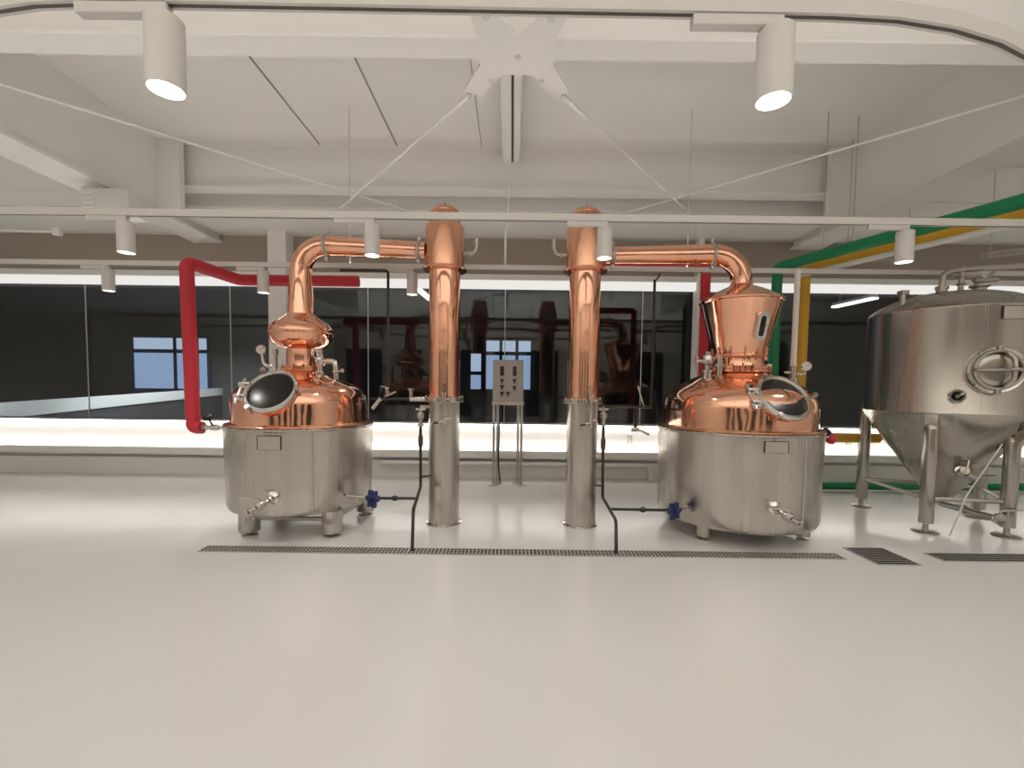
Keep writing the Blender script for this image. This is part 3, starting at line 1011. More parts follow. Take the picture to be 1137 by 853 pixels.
valve(Rt, 'outlet_valve', p + nn * .06, d, .21, .03, Vector((-.14, .0, .02)))
r0 = Vector((RX - .40, RY - .16, 1.66))
b = bm_()
lathe(b, [(0, -.06), (.05, -.06), (.05, .01), (.065, .012), (.065, .03), (.032, .035), (.032, .08), (.055, .1), (.06, .14), (.05, .18), (.03, .19), (.03, .22), (0, .22)], r0, (0, 0, 1), 20)
rv = obj('relief_valve', b, 'bright', Rt)
b = bm_()
lathe(b, [(0, -.05), (.03, -.05), (.03, .08), (.05, .085), (.05, .1), (.028, .11), (.028, .2), (0, .2)], r0 + Vector((.1, -.06, -.02)), (0, 0, 1), 16)
rod(b, r0 + Vector((-.02, 0, .13)), r0 + Vector((-.13, -.02, .12)), .02, 12)
rod(b, r0 + Vector((-.12, -.02, -.03)), r0 + Vector((-.12, -.02, .17)), .016, 12)
obj('relief_pipe', b, 'bright', rv)
# white vapour pipe's gauge tree on the dome's right rear
g0 = Vector((3.085, 4.97, 1.52))
b = bm_()
rod(b, g0 - Vector((0, 0, .09)), g0 + Vector((0, 0, .229)), .035, 16)
disc(b, g0 + Vector((0, 0, .08)), (0, 0, 1), .055, .025, 16)
lathe(b, [(0, 0), (.05, .01), (.055, .05), (.04, .09), (0, .1)], g0 + Vector((0, -.02, -.02)), (0, 0, 1), 16)
rod(b, g0 + Vector((0, 0, .15)), g0 + Vector((.13, 0, .16)), .016, 12)
rod(b, g0 + Vector((.13, 0, .15)), g0 + Vector((.13, 0, .2)), .014, 12)
rod(b, g0 + Vector((-.02, 0, .17)), g0 + Vector((-.1, 0, .17)), .014, 12)
obj('gauge_tree', b, 'bright', Rt)
gauge(Rt, g0 + Vector((.13, -.03, .24)), (-.2, -1, .05), .05)
# side valve with navy handle and red knob on the right
p = Vector((RX + RR + .008, RY - .05, 1.00))
bh = bm_()
rod(bh, p - Vector((.02, 0, 0)), p + Vector((.17, 0, .0)), .024, 14)
disc(bh, p, (1, 0, 0), .04, .02, 16)
sv = obj('side_inlet_valve', bh, 'bright', Rt)
b = bm_()
lathe(b, [(0, -.03), (.032, -.025), (.05, 0), (.032, .025), (0, .03)], p + Vector((.125, -.03, .06)), (.6, -.2, .6), 16)
rod(b, p + Vector((0.09, -.02, .0)), p + Vector((.125, -.03, .06)), .014, 8)
obj('valve_knob', b, 'bluedark', sv)
b = bm_()
lathe(b, [(0, -.045), (.035, -.04), (.055, -.01), (.055, .02), (.03, .04), (0, .045)], p + Vector((.19, 0, -.02)), (1, 0, -.2), 20)
obj('pipe_end_cap', b, 'red', sv)

# ------------------------------------------------------------------ the condenser columns
def condenser(cx, cy, side, label):
    """side = -1: arm comes from the left"""
    t = thing('still_condenser', label, 'condenser', (cx, cy, 0), 'upright copper and steel condensers')
    C = (cx, cy, 0)
    r = .165
    b = bm_()
    lathe(b, [(0, 0), (.192, 0), (.192, .014), (r, .018), (r - .01, .02)], C, seg=48)
    bf = obj('base_flange', b, 'bright', t)
    for k in range(8):
        a = 2 * math.pi * (k + .5) / 8
        b = bm_()
        disc(b, (cx + .18 * math.cos(a), cy + .18 * math.sin(a), .014), (0, 0, 1), .009, .014, 6)
        obj('bolt', b, 'satin', bf)
    b = bm_()
    lathe(b, [(r, .016), (r, 1.335)], C, seg=64)
    obj('steel_shell', b, 'steel', t)
    b = bm_()
    lathe(b, [(r - .01, 1.325), (.205, 1.325), (.21, 1.33), (.21, 1.343), (.203, 1.346), (.203, 1.352), (.21, 1.355), (.21, 1.368), (.205, 1.373), (r - .01, 1.373)], C, seg=48)
    mf = obj('middle_flange', b, 'bright', t)
    for k in range(10):
        a = 2 * math.pi * (k + .3) / 10
        b = bm_()
        disc(b, (cx + .192 * math.cos(a), cy + .192 * math.sin(a), 1.373), (0, 0, 1), .01, .018, 6)
        obj('bolt', b, 'satin', mf)
    b = bm_()
    lathe(b, [(.168, 1.37), (.166, 1.40), (.165, 2.0), (.165, 2.72)], C, seg=64)
    obj('copper_shell', b, 'copper', t)
    b = bm_()
    lathe(b, [(.16, 2.715), (.228, 2.715), (.234, 2.724), (.230, 2.735), (.206, 2.742), (.203, 2.80), (.203, 3.15), (.196, 3.175), (.158, 3.205), (.154, 3.22), (.154, 3.31), (.15, 3.335), (.125, 3.358), (.07, 3.37), (0, 3.374)], C, seg=64)
    hd = obj('condenser_head', b, 'copper2', t)
    b = bm_()
    ring(b, (cx, cy, 3.315), (0, 0, 1), .155, .006, 48, 8)
    ring(b, (cx, cy, 3.222), (0, 0, 1), .155, .005, 48, 8)
    obj('head_seam', b, 'copper', hd)
    b = bm_()
    lathe(b, [(.022, 3.37), (.022, 3.395), (.012, 3.40), (.012, 3.425), (0, 3.43)], C, seg=16)
    obj('top_nipple', b, 'satin', hd)
    # vent on the free side
    s = -side
    b = bm_()
    tube(b, smooth_path([(cx + s * .19, cy, 2.90), (cx + s * .30, cy, 2.90), (cx + s * .335, cy, 2.95), (cx + s * .335, cy, 3.02)], .05), .018, 14)
    ring(b, (cx + s * .26, cy, 2.90), (1, 0, 0), .024, .008, 18, 8)
    disc(b, (cx + s * .335, cy, 3.0), (0, 0, 1), .03, .016, 16)
    rod(b, (cx + s * .335, cy, 3.016), (cx + s * .335, cy, 3.06), .022, 14)
    obj('vent_pipe', b, 'satin', t)
    # spirit parrot with its glass tube
    qx = cx + (.035 if side < 0 else .06)
    qy = cy - r - .045
    b = bm_()
    rod(b, (qx, qy, 1.09), (qx, qy, 1.40), .018, 14)
    disc(b, (qx, qy, 1.40), (0, 0, 1), .034, .03, 18)
    rod(b, (qx + .055, qy, 1.15), (qx + .055, qy, 1.38), .011, 12)
    rod(b, (qx, qy, 1.16), (qx + .055, qy, 1.16), .010, 10)
    rod(b, (qx, qy, 1.36), (qx + .055, qy, 1.36), .010, 10)
    tube(b, smooth_path([(qx, qy, 1.13), (qx - .07, qy - .01, 1.12), (qx - .13, qy - .02, 1.115)], .03), .012, 10)
    pr_ = obj('spirit_parrot', b, 'bright', t)
    b = bm_()
    rod(b, (qx, qy, 1.43), (qx, qy, 1.52), .028, 18)
    obj('hydrometer_glass', b, 'clear', pr_)
    b = bm_()
    rod(b, (qx, qy, 1.46), (qx, cy - r + .01, 1.46), .01, 10)
    rod(b, (qx, qy, 1.2), (qx, cy - r + .01, 1.2), .01, 10)
    obj('parrot_bracket', b, 'bright', pr_)
    b = bm_()
    rod(b, (qx - .12, qy - .02, 1.112), (qx - .06, qy - .02, 1.115), .013, 10)
    obj('spout_lever', b, 'rust', pr_)
    return t
KL = condenser(-.732, 4.86, -1, 'left upright condenser, copper above steel, fed by the onion still')
KR = condenser(.76, 4.86, 1, 'right upright condenser, copper above steel, fed by the flared-hat still')

# ------------------------------------------------------------------ black water pipes with blue valves
def blue_wheel(parent, c, d, m='blue'):
    """handwheel with six lobes on a valve body"""
    c, d = Vector(c), Vector(d).normalized()
    u, v, n = basis(d)
    b = bm_()
    lo, hi = [], []
    N = 48
    for k in range(N):
        a = 2 * math.pi * k / N
        r = .078 + .016 * math.cos(6 * a)
        o = (u * math.cos(a) + v * math.sin(a)) * r
        lo.append(b.verts.new(c + o - n * .016))
        hi.append(b.verts.new(c + o + n * .016))
    b.faces.new(hi)
    b.faces.new(list(reversed(lo)))
    for k in range(N):
        j = (k + 1) % N
        b.faces.new((lo[k], lo[j], hi[j], hi[k]))
    disc(b, c - n * .03, n, .03, .075, 16)
    return obj('handwheel', b, m, parent)
def water_pipe(pts_top, branch_px, label, side, Yp, wheel):
    t = thing('cooling_water_pipe', label, 'pipe', fl(*pts_top[-1]), 'black cooling water pipes by the condensers')
    P = [at(px, py, yy) for (px, py), yy in zip(pts_top[:-1], (4.73, 4.73, 4.73, 4.12, 4.0))]
    P[4].z = .10
    end = Vector((P[-1].x, 3.99, 0.009))
    b = bm_()
    tube(b, smooth_path(P[:-1] + [P[-1], end], .05), .0155, 14)
    obj('pipe_run', b, 'black', t)
    b = bm_()
    a = P[2].lerp(P[3], .5)
    lathe(b, [(0, -.06), (.022, -.06), (.026, -.03), (.026, .03), (.022, .06), (0, .06)], P[1].lerp(P[2], .28), (0, 0, 1), 14)
    obj('coupling', b, 'rust', t)
    # top valve
    b = bm_()
    lathe(b, [(0, -.11), (.022, -.11), (.03, -.1), (.03, -.085), (.02, -.08), (.02, -.03), (.035, -.02), (.038, .02), (.02, .04), (.02, .06), (.012, .062), (.012, .1), (0, .1)], P[0], (0, 0, 1), 18)
    disc(b, P[0] + Vector((0, 0, -.10)), (0, 0, 1), .045, .014, 18)
    vt = obj('top_valve', b, 'satin', t)
    b = bm_()
    rod(b, P[0] + Vector((-.05, 0, .07)), P[0] + Vector((.05, 0, .07)), .009, 10)
    obj('lever', b, 'bright', vt)
    # branch with blue valve
    q0 = P[2].lerp(P[3], .55)
    q1 = at(*branch_px, Yp)
    q1 = Vector((q1.x, Yp, q0.z))
    b = bm_()
    rod(b, q0, q1, .0145, 12)
    m1 = q0.lerp(q1, .55)
    lathe(b, [(0, -.035), (.018, -.03), (.03, 0), (.018, .03), (0, .035)], m1, (q1 - q0).normalized(), 14)
    obj('branch_pipe', b, 'black', t)
    w = blue_wheel(t, q1 + Vector((side * .03, -.03, 0)), (side * .55, -.8, .1))
    b = bm_()
    lathe(b, [(0, -.06), (.02, -.06), (.02, -.03), (.034, -.025), (.034, .03), (.02, .035), (.02, .07), (0, .07)], q1 + Vector((side * .05, .03, 0)), (1, 0, 0), 14)
    obj('valve_body', b, 'bluedark', t)
    e = q1 + Vector((side * .10, .03, 0))
    b = bm_()
    rod(b, e, e + Vector((side * wheel, .05, 0)), .013, 12)
    obj('steel_nipple', b, 'bright', t)
    return t, P
wl, PLt = water_pipe([(467, 462), (467, 470), (467, 540), (459, 566), (458, 606), (458, 612)], (418, 563), 'black water pipe left of the left condenser with blue handwheel', -1, 4.38, .22)
wr, PRt = water_pipe([(670, 462), (670, 470), (669, 552), (684, 578), (684, 608), (684, 614)], (744, 575), 'black water pipe right of the right condenser with blue handwheel', 1, 4.38, .06)
# stub joining pipe and condenser
for P, t, s, cx in ((PLt, wl, 1, -.732), (PRt, wr, -1, .76)):
    b = bm_()
    z = P[0].z - .0
    z = P[0].z + .05
    d = Vector((cx - P[0].x, 4.86 - P[0].y, 0))
    e = P[0] + d * ((d.length - .168) / d.length)
    rod(b, (P[0].x, P[0].y, 1.27), (e.x, e.y, 1.27), .016, 12)
    obj('feed_stub', b, 'satin', t)
    b = bm_()
    c = P[2].lerp(P[1], .15)
    rod(b, c, (e.x, e.y, c.z), .011, 10)
    obj('stand_off', b, 'black', t)

# thin black riser pipes
def riser(pts, label, r=.0165, fit=()):
    t = thing('riser_pipe', label, 'pipe', pts[-1], 'thin black riser pipes')
    obj('pipe_run', tube(bm_(), smooth_path(pts, .04), r, 12), 'black', t)
    for c, d, h in fit:
        c = Vector(c)
        b = bm_()
        d = Vector(d)
        lathe(b, [(0, -.055), (.02, -.055), (.022, -.03), (.014, -.02), (.026, -.012), (.026, .014), (.014, .02), (.02, .03), (.02, .055), (0, .055)], c, d, 14)
        v = obj('stop_valve', b, 'bright', t)
        b = bm_()
        rod(b, c, c + Vector((0, 0, .05)), .007, 8)
        rod(b, c + Vector((0, 0, .05)), c + Vector((0, 0, .05)) + Vector(h), .008, 8)
        obj('lever', b, 'bright', v)
    return t
Y1 = 5.3
pA, pB, pC, pD = at(378, 296, Y1), at(431, 297, Y1), at(430, 448, Y1), at(472, 449, Y1)
pD.z = pC.z = 1.34
pB.z = pA.z = 2.82
pE = at(408, 448, Y1)
t = riser([pA, pB, pC], 'thin black riser pipe left of the left condenser', fit=[(pC + Vector((0, 0, .08)), (0, 0, 1), (-.08, 0, .01))])
b = bm_()
tube(b, [(-1.66, Y1 - .04, 1.335), (pC.x, Y1, 1.335), (pD.x, Y1, 1.335), (-.89, 5.08, 1.335)], .014, 12)
obj('cross_run', b, 'black', t)
b = bm_()
rod(b, (-1.2, Y1, 1.335), (-.98, Y1, 1.335), .028, 14)
rod(b, (-1.19, Y1, 1.335), (-1.19, Y1, 1.46), .022, 12)
disc(b, (-1.19, Y1, 1.44), (0, 0, 1), .04, .02, 14)
rod(b, (-1.55, Y1 - .02, 1.335), (-1.62, Y1 - .1, 1.22), .02, 12)
rod(b, (-1.5, Y1, 1.36), (-1.36, Y1 - .03, 1.42), .012, 10)
obj('pipe_fitting', b, 'bright', t)
qA, qB = at(727, 311, 5.6), at(727, 455, 5.6)
t = riser([qA, (qA.x, 5.6, 1.26)], 'thin black riser pipe between right condenser and right still', fit=[])
b = bm_()
tube(b, [(qA.x, 5.6, 1.26), (1.30, 5.3, 1.28), (.935, 4.965, 1.285)], .017, 12)
obj('cross_run', b, 'black', t)
b = bm_()
f0 = Vector((1.50, 5.45, 1.27))
rod(b, f0 + Vector((0, 0, -.26)), f0 + Vector((0, 0, .0)), .025, 12)
obj('down_pipe', b, 'black', t)
b = bm_()
rod(b, f0 + Vector((-.06, -.02, -.27)), f0 + Vector((.04, -.02, -.27)), .03, 14)
rod(b, f0 + Vector((.02, -.04, -.27)), f0 + Vector((.15, -.06, -.33)), .014, 10)
rod(b, f0 + Vector((.1, .0, .0)), f0 + Vector((.02, 0, .25)), .010, 10)
obj('pipe_fitting', b, 'bright', t)
b = bm_()
rod(b, (qA.x, 5.6, qA.z - .02), (qA.x, 5.45, qA.z), .01, 8)
rod(b, (qA.x, 5.45, qA.z), (qA.x, 5.40, 2.87), .01, 8)
obj('pipe_support', b, 'black', t)

# ------------------------------------------------------------------ coloured insulated pipes
def ins_pipe(pts, r, m, label, reach=.12, ends='satin', fit=True):
    t = thing('insulated_pipe', label, 'pipe', pts[0], 'colour-wrapped service pipes')
    obj('foam_sleeve', tube(bm_(), smooth_path(pts, reach, 8), r, 24), m, t)
    if fit:
        b = bm_()
        a, c = Vector(pts[-1]), Vector(pts[-2])
        rod(b, a, a + (a - c).normalized() * .05, r * .45, 14)
        obj('end_fitting', b, ends, t)
    return t
y0 = 4.85
a = at(207, 291, y0)
lo = at(216, 480, y0)
bk = fl(266, 311, a.z)
xr = at(398, 312, bk.y)
xr.z = a.z
bk.z = a.z
t = ins_pipe([xr, bk, Vector((a.x, y0, a.z)), Vector((lo.x - .01, y0, 1.015)), Vector((at(225, 481, y0).x, LY, 1.015))], .068, 'red', 'thick red pipe dropping to the left still from overhead', .09)
# right red
Yr = 5.75
a = at(784, 296, Yr)
lo = at(783, 420, Yr)
l0 = at(668, 296, Yr)
t = ins_pipe([Vector((l0.x, Yr, a.z)), a, Vector((a.x, Yr, .08))], .06, 'red', 'red pipe running behind the right lyne arm and down behind the still', .08)
# green, white, yellow: overhead runs, drop, floor runs
ZP = 3.075
def over(px, Yd, zlow, r, m, label, tail, far):
    d0 = at(px, 330, Yd)
    t = ins_pipe([Vector((far[0], far[1], ZP)), Vector((d0.x, Yd, ZP)), Vector((d0.x, Yd, zlow))] + tail, r, m, label, .08, fit=m != 'white')
    for f in (.4, .85):
        q = Vector((far[0], far[1], ZP)).lerp(Vector((d0.x, Yd, ZP)), f)
        obj('hanger', rod(bm_(), (q.x, q.y, ZP + r * .8), (q.x, q.y, 3.74 if 4.42 < q.x < 4.9 else 4.7), .006, 8), 'grate', t)
    return t, d0
gx = at(862, 330, 5.9).x
tg, d0 = over(862, 5.9, .12, .062, 'green', 'green pipe running overhead and down beside the right still to the floor', [Vector((gx + .05, 6.6, .085)), Vector((8.6, 6.72, .085))], (4.75, 2.3))
yx = at(893, 330, 5.95).x
ty, d0 = over(893, 5.95, .86, .062, 'yellow', 'yellow pipe running overhead and down behind the right still', [Vector((yx + .3, 6.05, .86)), Vector((yx + 1.15, 6.05, .86))], (5.2, 2.5))
wx = at(884, 330, 5.15)
tw = thing('insulated_pipe', 'slim white pipe dropping to the right still beside the yellow pipe', 'pipe', (3.085, 4.97, 1.758), 'colour-wrapped service pipes')
pa = Vector((3.085, 4.97, 1.758))
wq = at(884, 330, 5.9).x
obj('foam_sleeve', tube(bm_(), smooth_path([pa, Vector((3.09, 4.97, 2.795)), Vector((wq, 5.9, 2.795)), Vector((wq + .01, 5.9, 2.968)), Vector((4.98, 2.4, 2.968))], .06), .029, 16), 'white', tw)
obj('hanger', rod(bm_(), (4.75, 3.045, 2.99), (4.75, 3.045, 3.74), .006, 8), 'fixture', tw)
# white pipe along the wall foot
t = thing('wall_foot_pipe', 'white pipe running along the foot of the back wall between the stills', 'pipe', (0, 7.2, .2))
pw = at(722, 518, 7.22)
obj('pipe_run', tube(bm_(), smooth_path([(-2.1, 7.22, .25), (pw.x, 7.22, .25), (pw.x + .02, 7.22, .0)], .12), .035, 16), 'white', t)
for x in (-1.6, -.3, 1.3):
    obj('pipe_clip', box(bm_(), (x - .02, 7.2, .22), (x + .02, 7.31, .25)), 'satin', t)
for px, py, lb in ((699, 488, 'small outlet plate on the glowing wall left of the right still'), (942, 489, 'small outlet plate on the glowing wall left of the conical tank')):
    c = at(px, py, GY)
    t = thing('wall_outlet', lb, 'outlet', (c.x, GY, c.z))
    obj('cover_plate', box(bm_(), (c.x - .045, GY - .012, c.z - .07), (c.x + .045, GY, c.z + .07), .004), 'outlet', t)
    obj('socket_insert', box(bm_(), (c.x - .02, GY - .016, c.z - .04), (c.x + .02, GY - .012, c.z + .04)), 'dial', t)

# ------------------------------------------------------------------ control panel on its stand
YP = 6.70
c0, c1 = at(547, 446, YP), at(581.5, 400, YP)
t = thing('control_panel', 'grey control cabinet on a tubular stand between the two condensers', 'control panel', ((c0.x + c1.x) / 2, YP + .1, 0))
x0, x1, z0, z1 = c0.x, c1.x, c0.z, c1.z
cab = obj('cabinet', box(bm_(), (x0, YP, z0), (x1, YP + .22, z1), .008), 'panel', t)
obj('cabinet_door', box(bm_(), (x0 + .012, YP - .012, z0 + .012), (x1 - .012, YP, z1 - .012), .004), 'panel', t)
W, Hh = x1 - x0, z1 - z0
def onp(fx, fz):
    return x0 + W * fx, z0 + Hh * fz
for fx in (.3, .71):
    x, z = onp(fx, .73)
    dd = obj('display', box(bm_(), (x - .028, YP - .02, z - .07), (x + .028, YP - .012, z + .07), .003), 'display', t)
    b = bm_()
    for k in range(3):
        box(b, (x - .018, YP - .022, z + .03 - k * .045), (x + .018, YP - .02, z + .05 - k * .045))
    obj('readout', b, 'button', dd)
for fx, fz, big in ((.3, .48, 1), (.71, .48, 1), (.3, .33, 1), (.71, .31, 1), (.3, .17, 1), (.5, .17, 1), (.71, .14, 0)):
    x, z = onp(fx, fz)
    b = bm_()
    disc(b, (x, YP - .012, z + .012), (0, -1, 0), .02, .018, 16, .003)
    box(b, (x - .03, YP - .014, z + .022), (x + .03, YP - .012, z + .042))
    box(b, (x - .009, YP - .034, z - .03), (x + .009, YP - .012, z + .02))
    obj('selector_switch', b, 'button' if big else 'panel', t)
obj('stand_frame', box(bm_(), (x0 - .01, YP + .0, z0 - .05), (x1 + .01, YP + .24, z0 - .001), .004), 'satin', t)
for lx, ly in ((x0 + .02, YP + .03), (x1 - .02, YP + .03), (x0 + .07, YP + .2), (x1 - .07, YP + .2)):
    b = bm_()
    rod(b, (lx, ly, .015), (lx, ly, z0 - .04), .02, 14)
    lg = obj('leg', b, 'satin', t)
    b = bm_()
    lathe(b, [(0, 0), (.07, 0), (.072, .008), (.03, .018), (0, .02)], (lx, ly, 0), seg=24)
    obj('foot_pad', b, 'satin', lg)
b = bm_()
tube(b, smooth_path([(x0 + .12, YP + .1, z0 - .05), (x0 + .1, YP + .14, z0 - .3), (x0 + .09, YP + .16, .3), (x0 + .12, YP + .2, .02)], .1), .012, 10)
obj('cable', b, 'black', t)

# ------------------------------------------------------------------ conical fermenting tank
TX, TY, TR = 5.0, 5.2, .755
t = thing('conical_tank', 'tall stainless conical fermenting tank on legs at the right edge', 'tank', (TX, TY, 0))
CT = (TX, TY, 0)
b = bm_()
lathe(b, [(TR, 1.262), (TR + .006, 1.275), (TR, 1.29), (TR, 2.36), (TR + .004, 2.375), (TR - .01, 2.39)], CT, seg=96)
sh = obj('shell', b, 'tanksteel', t)
b = bm_()
lathe(b, [(TR - .005, 2.385), (TR - .03, 2.42), (TR - .10, 2.475), (.52, 2.54), (.36, 2.59), (.18, 2.62), (0, 2.63)], CT, seg=96)
dm = obj('top_dome', b, 'tanksteel', t)
b = bm_()
lathe(b, [(TR, 1.268), (TR - .02, 1.225), (TR - .06, 1.16), (.145, .33), (.12, .30), (.07, .29), (.055, .285), (.055, .24)], CT, seg=96)
cone = obj('cone_bottom', b, 'tanksteel', t)
legpos = [(4.43, 4.74, 1.16), (4.555, 5.79, 1.25), (5.165, 4.62, 1.05), (5.60, 5.33, 1.1)]
for (lx, ly, zt_) in legpos:
    b = bm_()
    lathe(b, [(0, .10), (.062, .10), (.064, .105), (.064, zt_ - .06), (.058, zt_ - .025), (.04, zt_ - .005), (0, zt_)], (lx, ly, 0), seg=28)
    d = Vector((TX - lx, TY - ly, 0)).normalized()
    lg = obj('leg', b, 'tanksteel', t)
    b = bm_()
    lathe(b, [(0, 0), (.115, 0), (.118, .008), (.1, .018), (.03, .024), (.022, .1), (0, .1)], (lx, ly, 0), seg=28)
    obj('foot_pad', b, 'satin', lg)
    b = bm_()
    e = Vector((lx, ly, zt_ - .08))
    q = Vector((TX, TY, 0)) - d * (TR + .0)
    tri = [e + d * -.03 + Vector((0, 0, -.06)), e + d * -.03 + Vector((0, 0, .12)), Vector((q.x, q.y, zt_ + .1)), Vector((q.x, q.y, zt_)) + d * .04]
    s = Vector((-d.y, d.x, 0)) * .05
    lo = [b.verts.new(v - s) for v in tri]
    hi = [b.verts.new(v + s) for v in tri]
    b.faces.new(lo)
    b.faces.new(hi)
    for k in range(4):
        b.faces.new((lo[k], lo[(k + 1) % 4], hi[(k + 1) % 4], hi[k]))
    obj('gusset', b, 'tanksteel', lg)
for i, j in ((1, 0), (0, 2), (2, 3), (3, 1)):
    p, q = legpos[i], legpos[j]
    obj('brace_bar', rod(bm_(), (p[0], p[1], .36), (q[0], q[1], .36), .022, 12), 'satin', t)
# manway
p, n = hit(1104, 411, CT, TR)
b = bm_()
lathe(b, [(.225, -.10), (.225, .03), (.235, .045), (.22, .06), (.2, .055)], p, n, 48)
mw = obj('manway_collar', b, 'bright', t)
b = bm_()
lathe(b, [(0, .045), (.1, .05), (.17, .04), (.198, .02), (.198, -.01), (0, -.01)], p, n, 40)
obj('manway_door', b, 'tanksteel', mw)
b = bm_()
ring(b, p + n * .065, n, .185, .016, 48, 10)
obj('manway_gasket', b, 'satin', mw)
u, v, n_ = basis(n)
b = bm_()
pp = p + n * .10
rod(b, pp - u * .2, pp + u * .24, .016, 12)
tube(b, [pp + v * .17 + u * .05 - n * .02, pp + v * .1 + u * .085 + n * .02, pp + u * .09 + n * .03, pp - v * .1 + u * .085 + n * .02, pp - v * .17 + u * .05 - n * .02], .02, 12)
rod(b, p + n * .05 + u * .09, p + n * .2 + u * .09, .016, 12)
rod(b, p + n * .19 + u * .02, p + n * .19 + u * .17, .012, 10)
obj('manway_yoke', b, 'satin', mw)
for s in (-1, 1):
    q = p + v * .21 * s + u * .0 + n * .04
    obj('door_lug', box(bm_(), q - Vector((.03, .03, .025)), q + Vector((.03, .03, .025)), .006), 'satin', mw)
# sight port
p, n = hit(1062, 440, CT, TR)
b = bm_()
lathe(b, [(.03, -.01), (.062, -.01), (.07, .0), (.07, .035), (.06, .045), (.045, .045), (.04, .02)], p, n, 32)
sp = obj('sight_port', b, 'bright', t)
b = bm_()
disc(b, p + n * .012, n, .046, .012, 24)
obj('port_glass', b, 'lensdark', sp)
b = bm_()
rod(b, p + n * .045, p + n * .09, .02, 14)
rod(b, p + n * .08 - Vector((0, 0, .0)), p + n * .08 + Vector((.06, -.02, .04)), .009, 10)
obj('thermometer_stub', b, 'bright', sp)
plate(t, 1127, 347, CT, TR, .2, .12)
# cone sampling valve
p = at(1066, 523, 4.82)
b = bm_()
lathe(b, [(0, -.1), (.03, -.1), (.03, -.02), (.05, -.02), (.05, .01), (.028, .015), (.028, .06), (.04, .065), (.04, .1), (0, .1)], p, (-.35, -.85, .2), 20)
sv = obj('sample_valve', b, 'bright', t)
b = bm_()
rod(b, p + Vector((.03, -.04, -.03)), p + Vector((.13, -.05, -.07)), .03, 14)
rod(b, p + Vector((.1, -.06, -.04)), p + Vector((.30, -.08, -.03)), .010, 10)
rod(b, p + Vector((.02, -.05, .03)), p + Vector((.06, -.03, .14)), .012, 10)
obj('valve_lever', b, 'bright', sv)
# bottom outlet with butterfly valve
b = bm_()
tube(b, smooth_path([(TX, TY, .27), (TX, TY, .20), (TX + .0, TY - .5, .20), (TX + .02, TY - .62, .2)], .08), .032, 16)
bo = obj('outlet_pipe', b, 'satin', t)
b = bm_()
ring(b, (TX, TY - .3, .2), (0, 1, 0), .04, .012, 24, 8)
obj('clamp_ring', b, 'bright', bo)
b = bm_()
lathe(b, [(0, 0), (.055, 0), (.06, .01), (.06, .035), (.055, .045), (0, .045)], (TX + .01, TY - .62, .2), (0, -1, 0), 24)
obj('butterfly_valve', b, 'bright', bo)
b = bm_()
rod(b, (TX + .02, TY - .64, .26), (TX + .02, TY - .64, .29), .012, 10)
rod(b, (TX + .02, TY - .64, .285), (TX + .22, TY - .67, .30), .012, 10)
obj('valve_lever', b, 'bright', bo)
# top fittings
def top_at(px, py):
    q = at(px, py, 5.2)
    return q
b = bm_()
q = at(1046, 316, 5.1)
lathe(b, [(0, -.03), (.05, -.03), (.05, .0), (.06, .0), (.06, .03), (.045, .035), (0, .035)], (q.x, 5.1, 2.64), (0, 0, 1), 20)
tube(b, smooth_path([(q.x, 5.1, 2.66), (q.x, 5.1, 2.82), (q.x + .2, 5.1, 2.86), (q.x + 2.2, 4.95, 2.98)], .12), .03, 16)
tf = obj('vent_line', b, 'satin', t)
b = bm_()
q = at(1067, 314, 5.1)
rod(b, (q.x, 5.1, 2.58), (q.x, 5.1, 2.90), .026, 16)
ring(b, (q.x, 5.1, 2.70), (0, 0, 1), .035, .012, 20, 8)
ring(b, (q.x, 5.1, 2.78), (0, 0, 1), .033, .010, 20, 8)
rod(b, (q.x, 5.1, 2.77), (q.x + .17, 5.05, 2.78), .014, 10)
obj('spray_inlet', b, 'satin', t)
b = bm_()
q = at(1088, 316, 5.1)
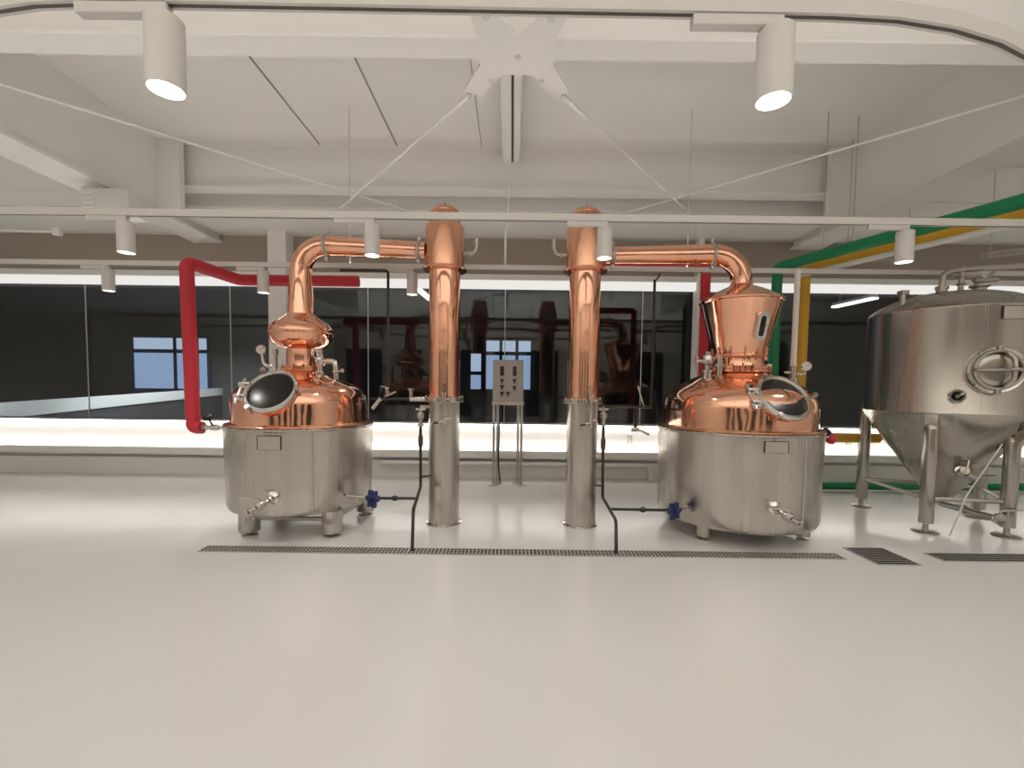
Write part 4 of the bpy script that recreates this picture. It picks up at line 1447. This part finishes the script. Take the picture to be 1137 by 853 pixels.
lathe(b, [(0, -.04), (.12, -.04), (.125, -.02), (.1, 0), (.06, .005), (.06, .06), (.09, .07), (.09, .09), (.05, .095), (.05, .15), (.07, .16), (.07, .18), (0, .18)], (q.x, 5.1, 2.60), (0, 0, 1), 24)
rod(b, (q.x - .12, 5.05, 2.73), (q.x + .14, 5.05, 2.74), .025, 12)
rod(b, (q.x, 5.05, 2.74), (q.x + .05, 5.0, 2.82), .016, 10)
obj('top_valve', b, 'satin', t)
b = bm_()
q = at(1003, 322, 5.1)
rod(b, (q.x, 5.1, 2.42), (q.x, 5.1, 2.60), .03, 12)
box(b, (q.x - .04, 5.06, 2.57), (q.x + .04, 5.14, 2.62), .005)
obj('lifting_lug', b, 'satin', t)
# thin white hose by the tank's right leg
a, c = at(1113, 493, 4.50), at(1060, 565, 4.6)
tag(obj('white_hose', tube(bm_(), [a, a.lerp(c, .4) + Vector((0, 0, -.02)), a.lerp(c, .75) + Vector((0, 0, -.03)), Vector((c.x - .03, c.y, .01))], .007, 8), 'dial'), 'thin white hose slanting down beside the conical tank legs', 'hose')
# cable trays over the tank
def cable_tray(a, c, n, label):
    t = thing('cable_tray', label, 'cable tray', a, 'thin dark cable trays')
    b = bm_()
    for sd in (-.05, .05):
        for z in (0, .05):
            rod(b, a + Vector((0, sd, z)), c + Vector((0, sd, z)), .005, 8)
    for k in range(n + 1):
        q = a.lerp(c, k / n)
        rod(b, q + Vector((0, -.05, 0)), q + Vector((0, .05, 0)), .004, 6)
        rod(b, q + Vector((0, -.05, 0)), q + Vector((0, -.05, .05)), .004, 6)
        rod(b, q + Vector((0, .05, 0)), q + Vector((0, .05, .05)), .004, 6)
    obj('ladder', b, 'grate', t)
    for f in (.06, .94):
        q = a.lerp(c, f)
        obj('hanger_rod', rod(bm_(), q + Vector((0, .0, .003)), (q.x, q.y, 4.7 if not 4.43 < q.x < 4.89 else 3.74), .005, 8), 'grate', t)
cable_tray(at(936, 290, 5.9), at(1012, 289, 5.9), 10, 'short dark ladder cable tray behind the yellow overhead pipe')
cable_tray(at(1096, 286, 5.2), at(1150, 280, 5.0), 8, 'dark ladder cable tray above the right end of the conical tank')
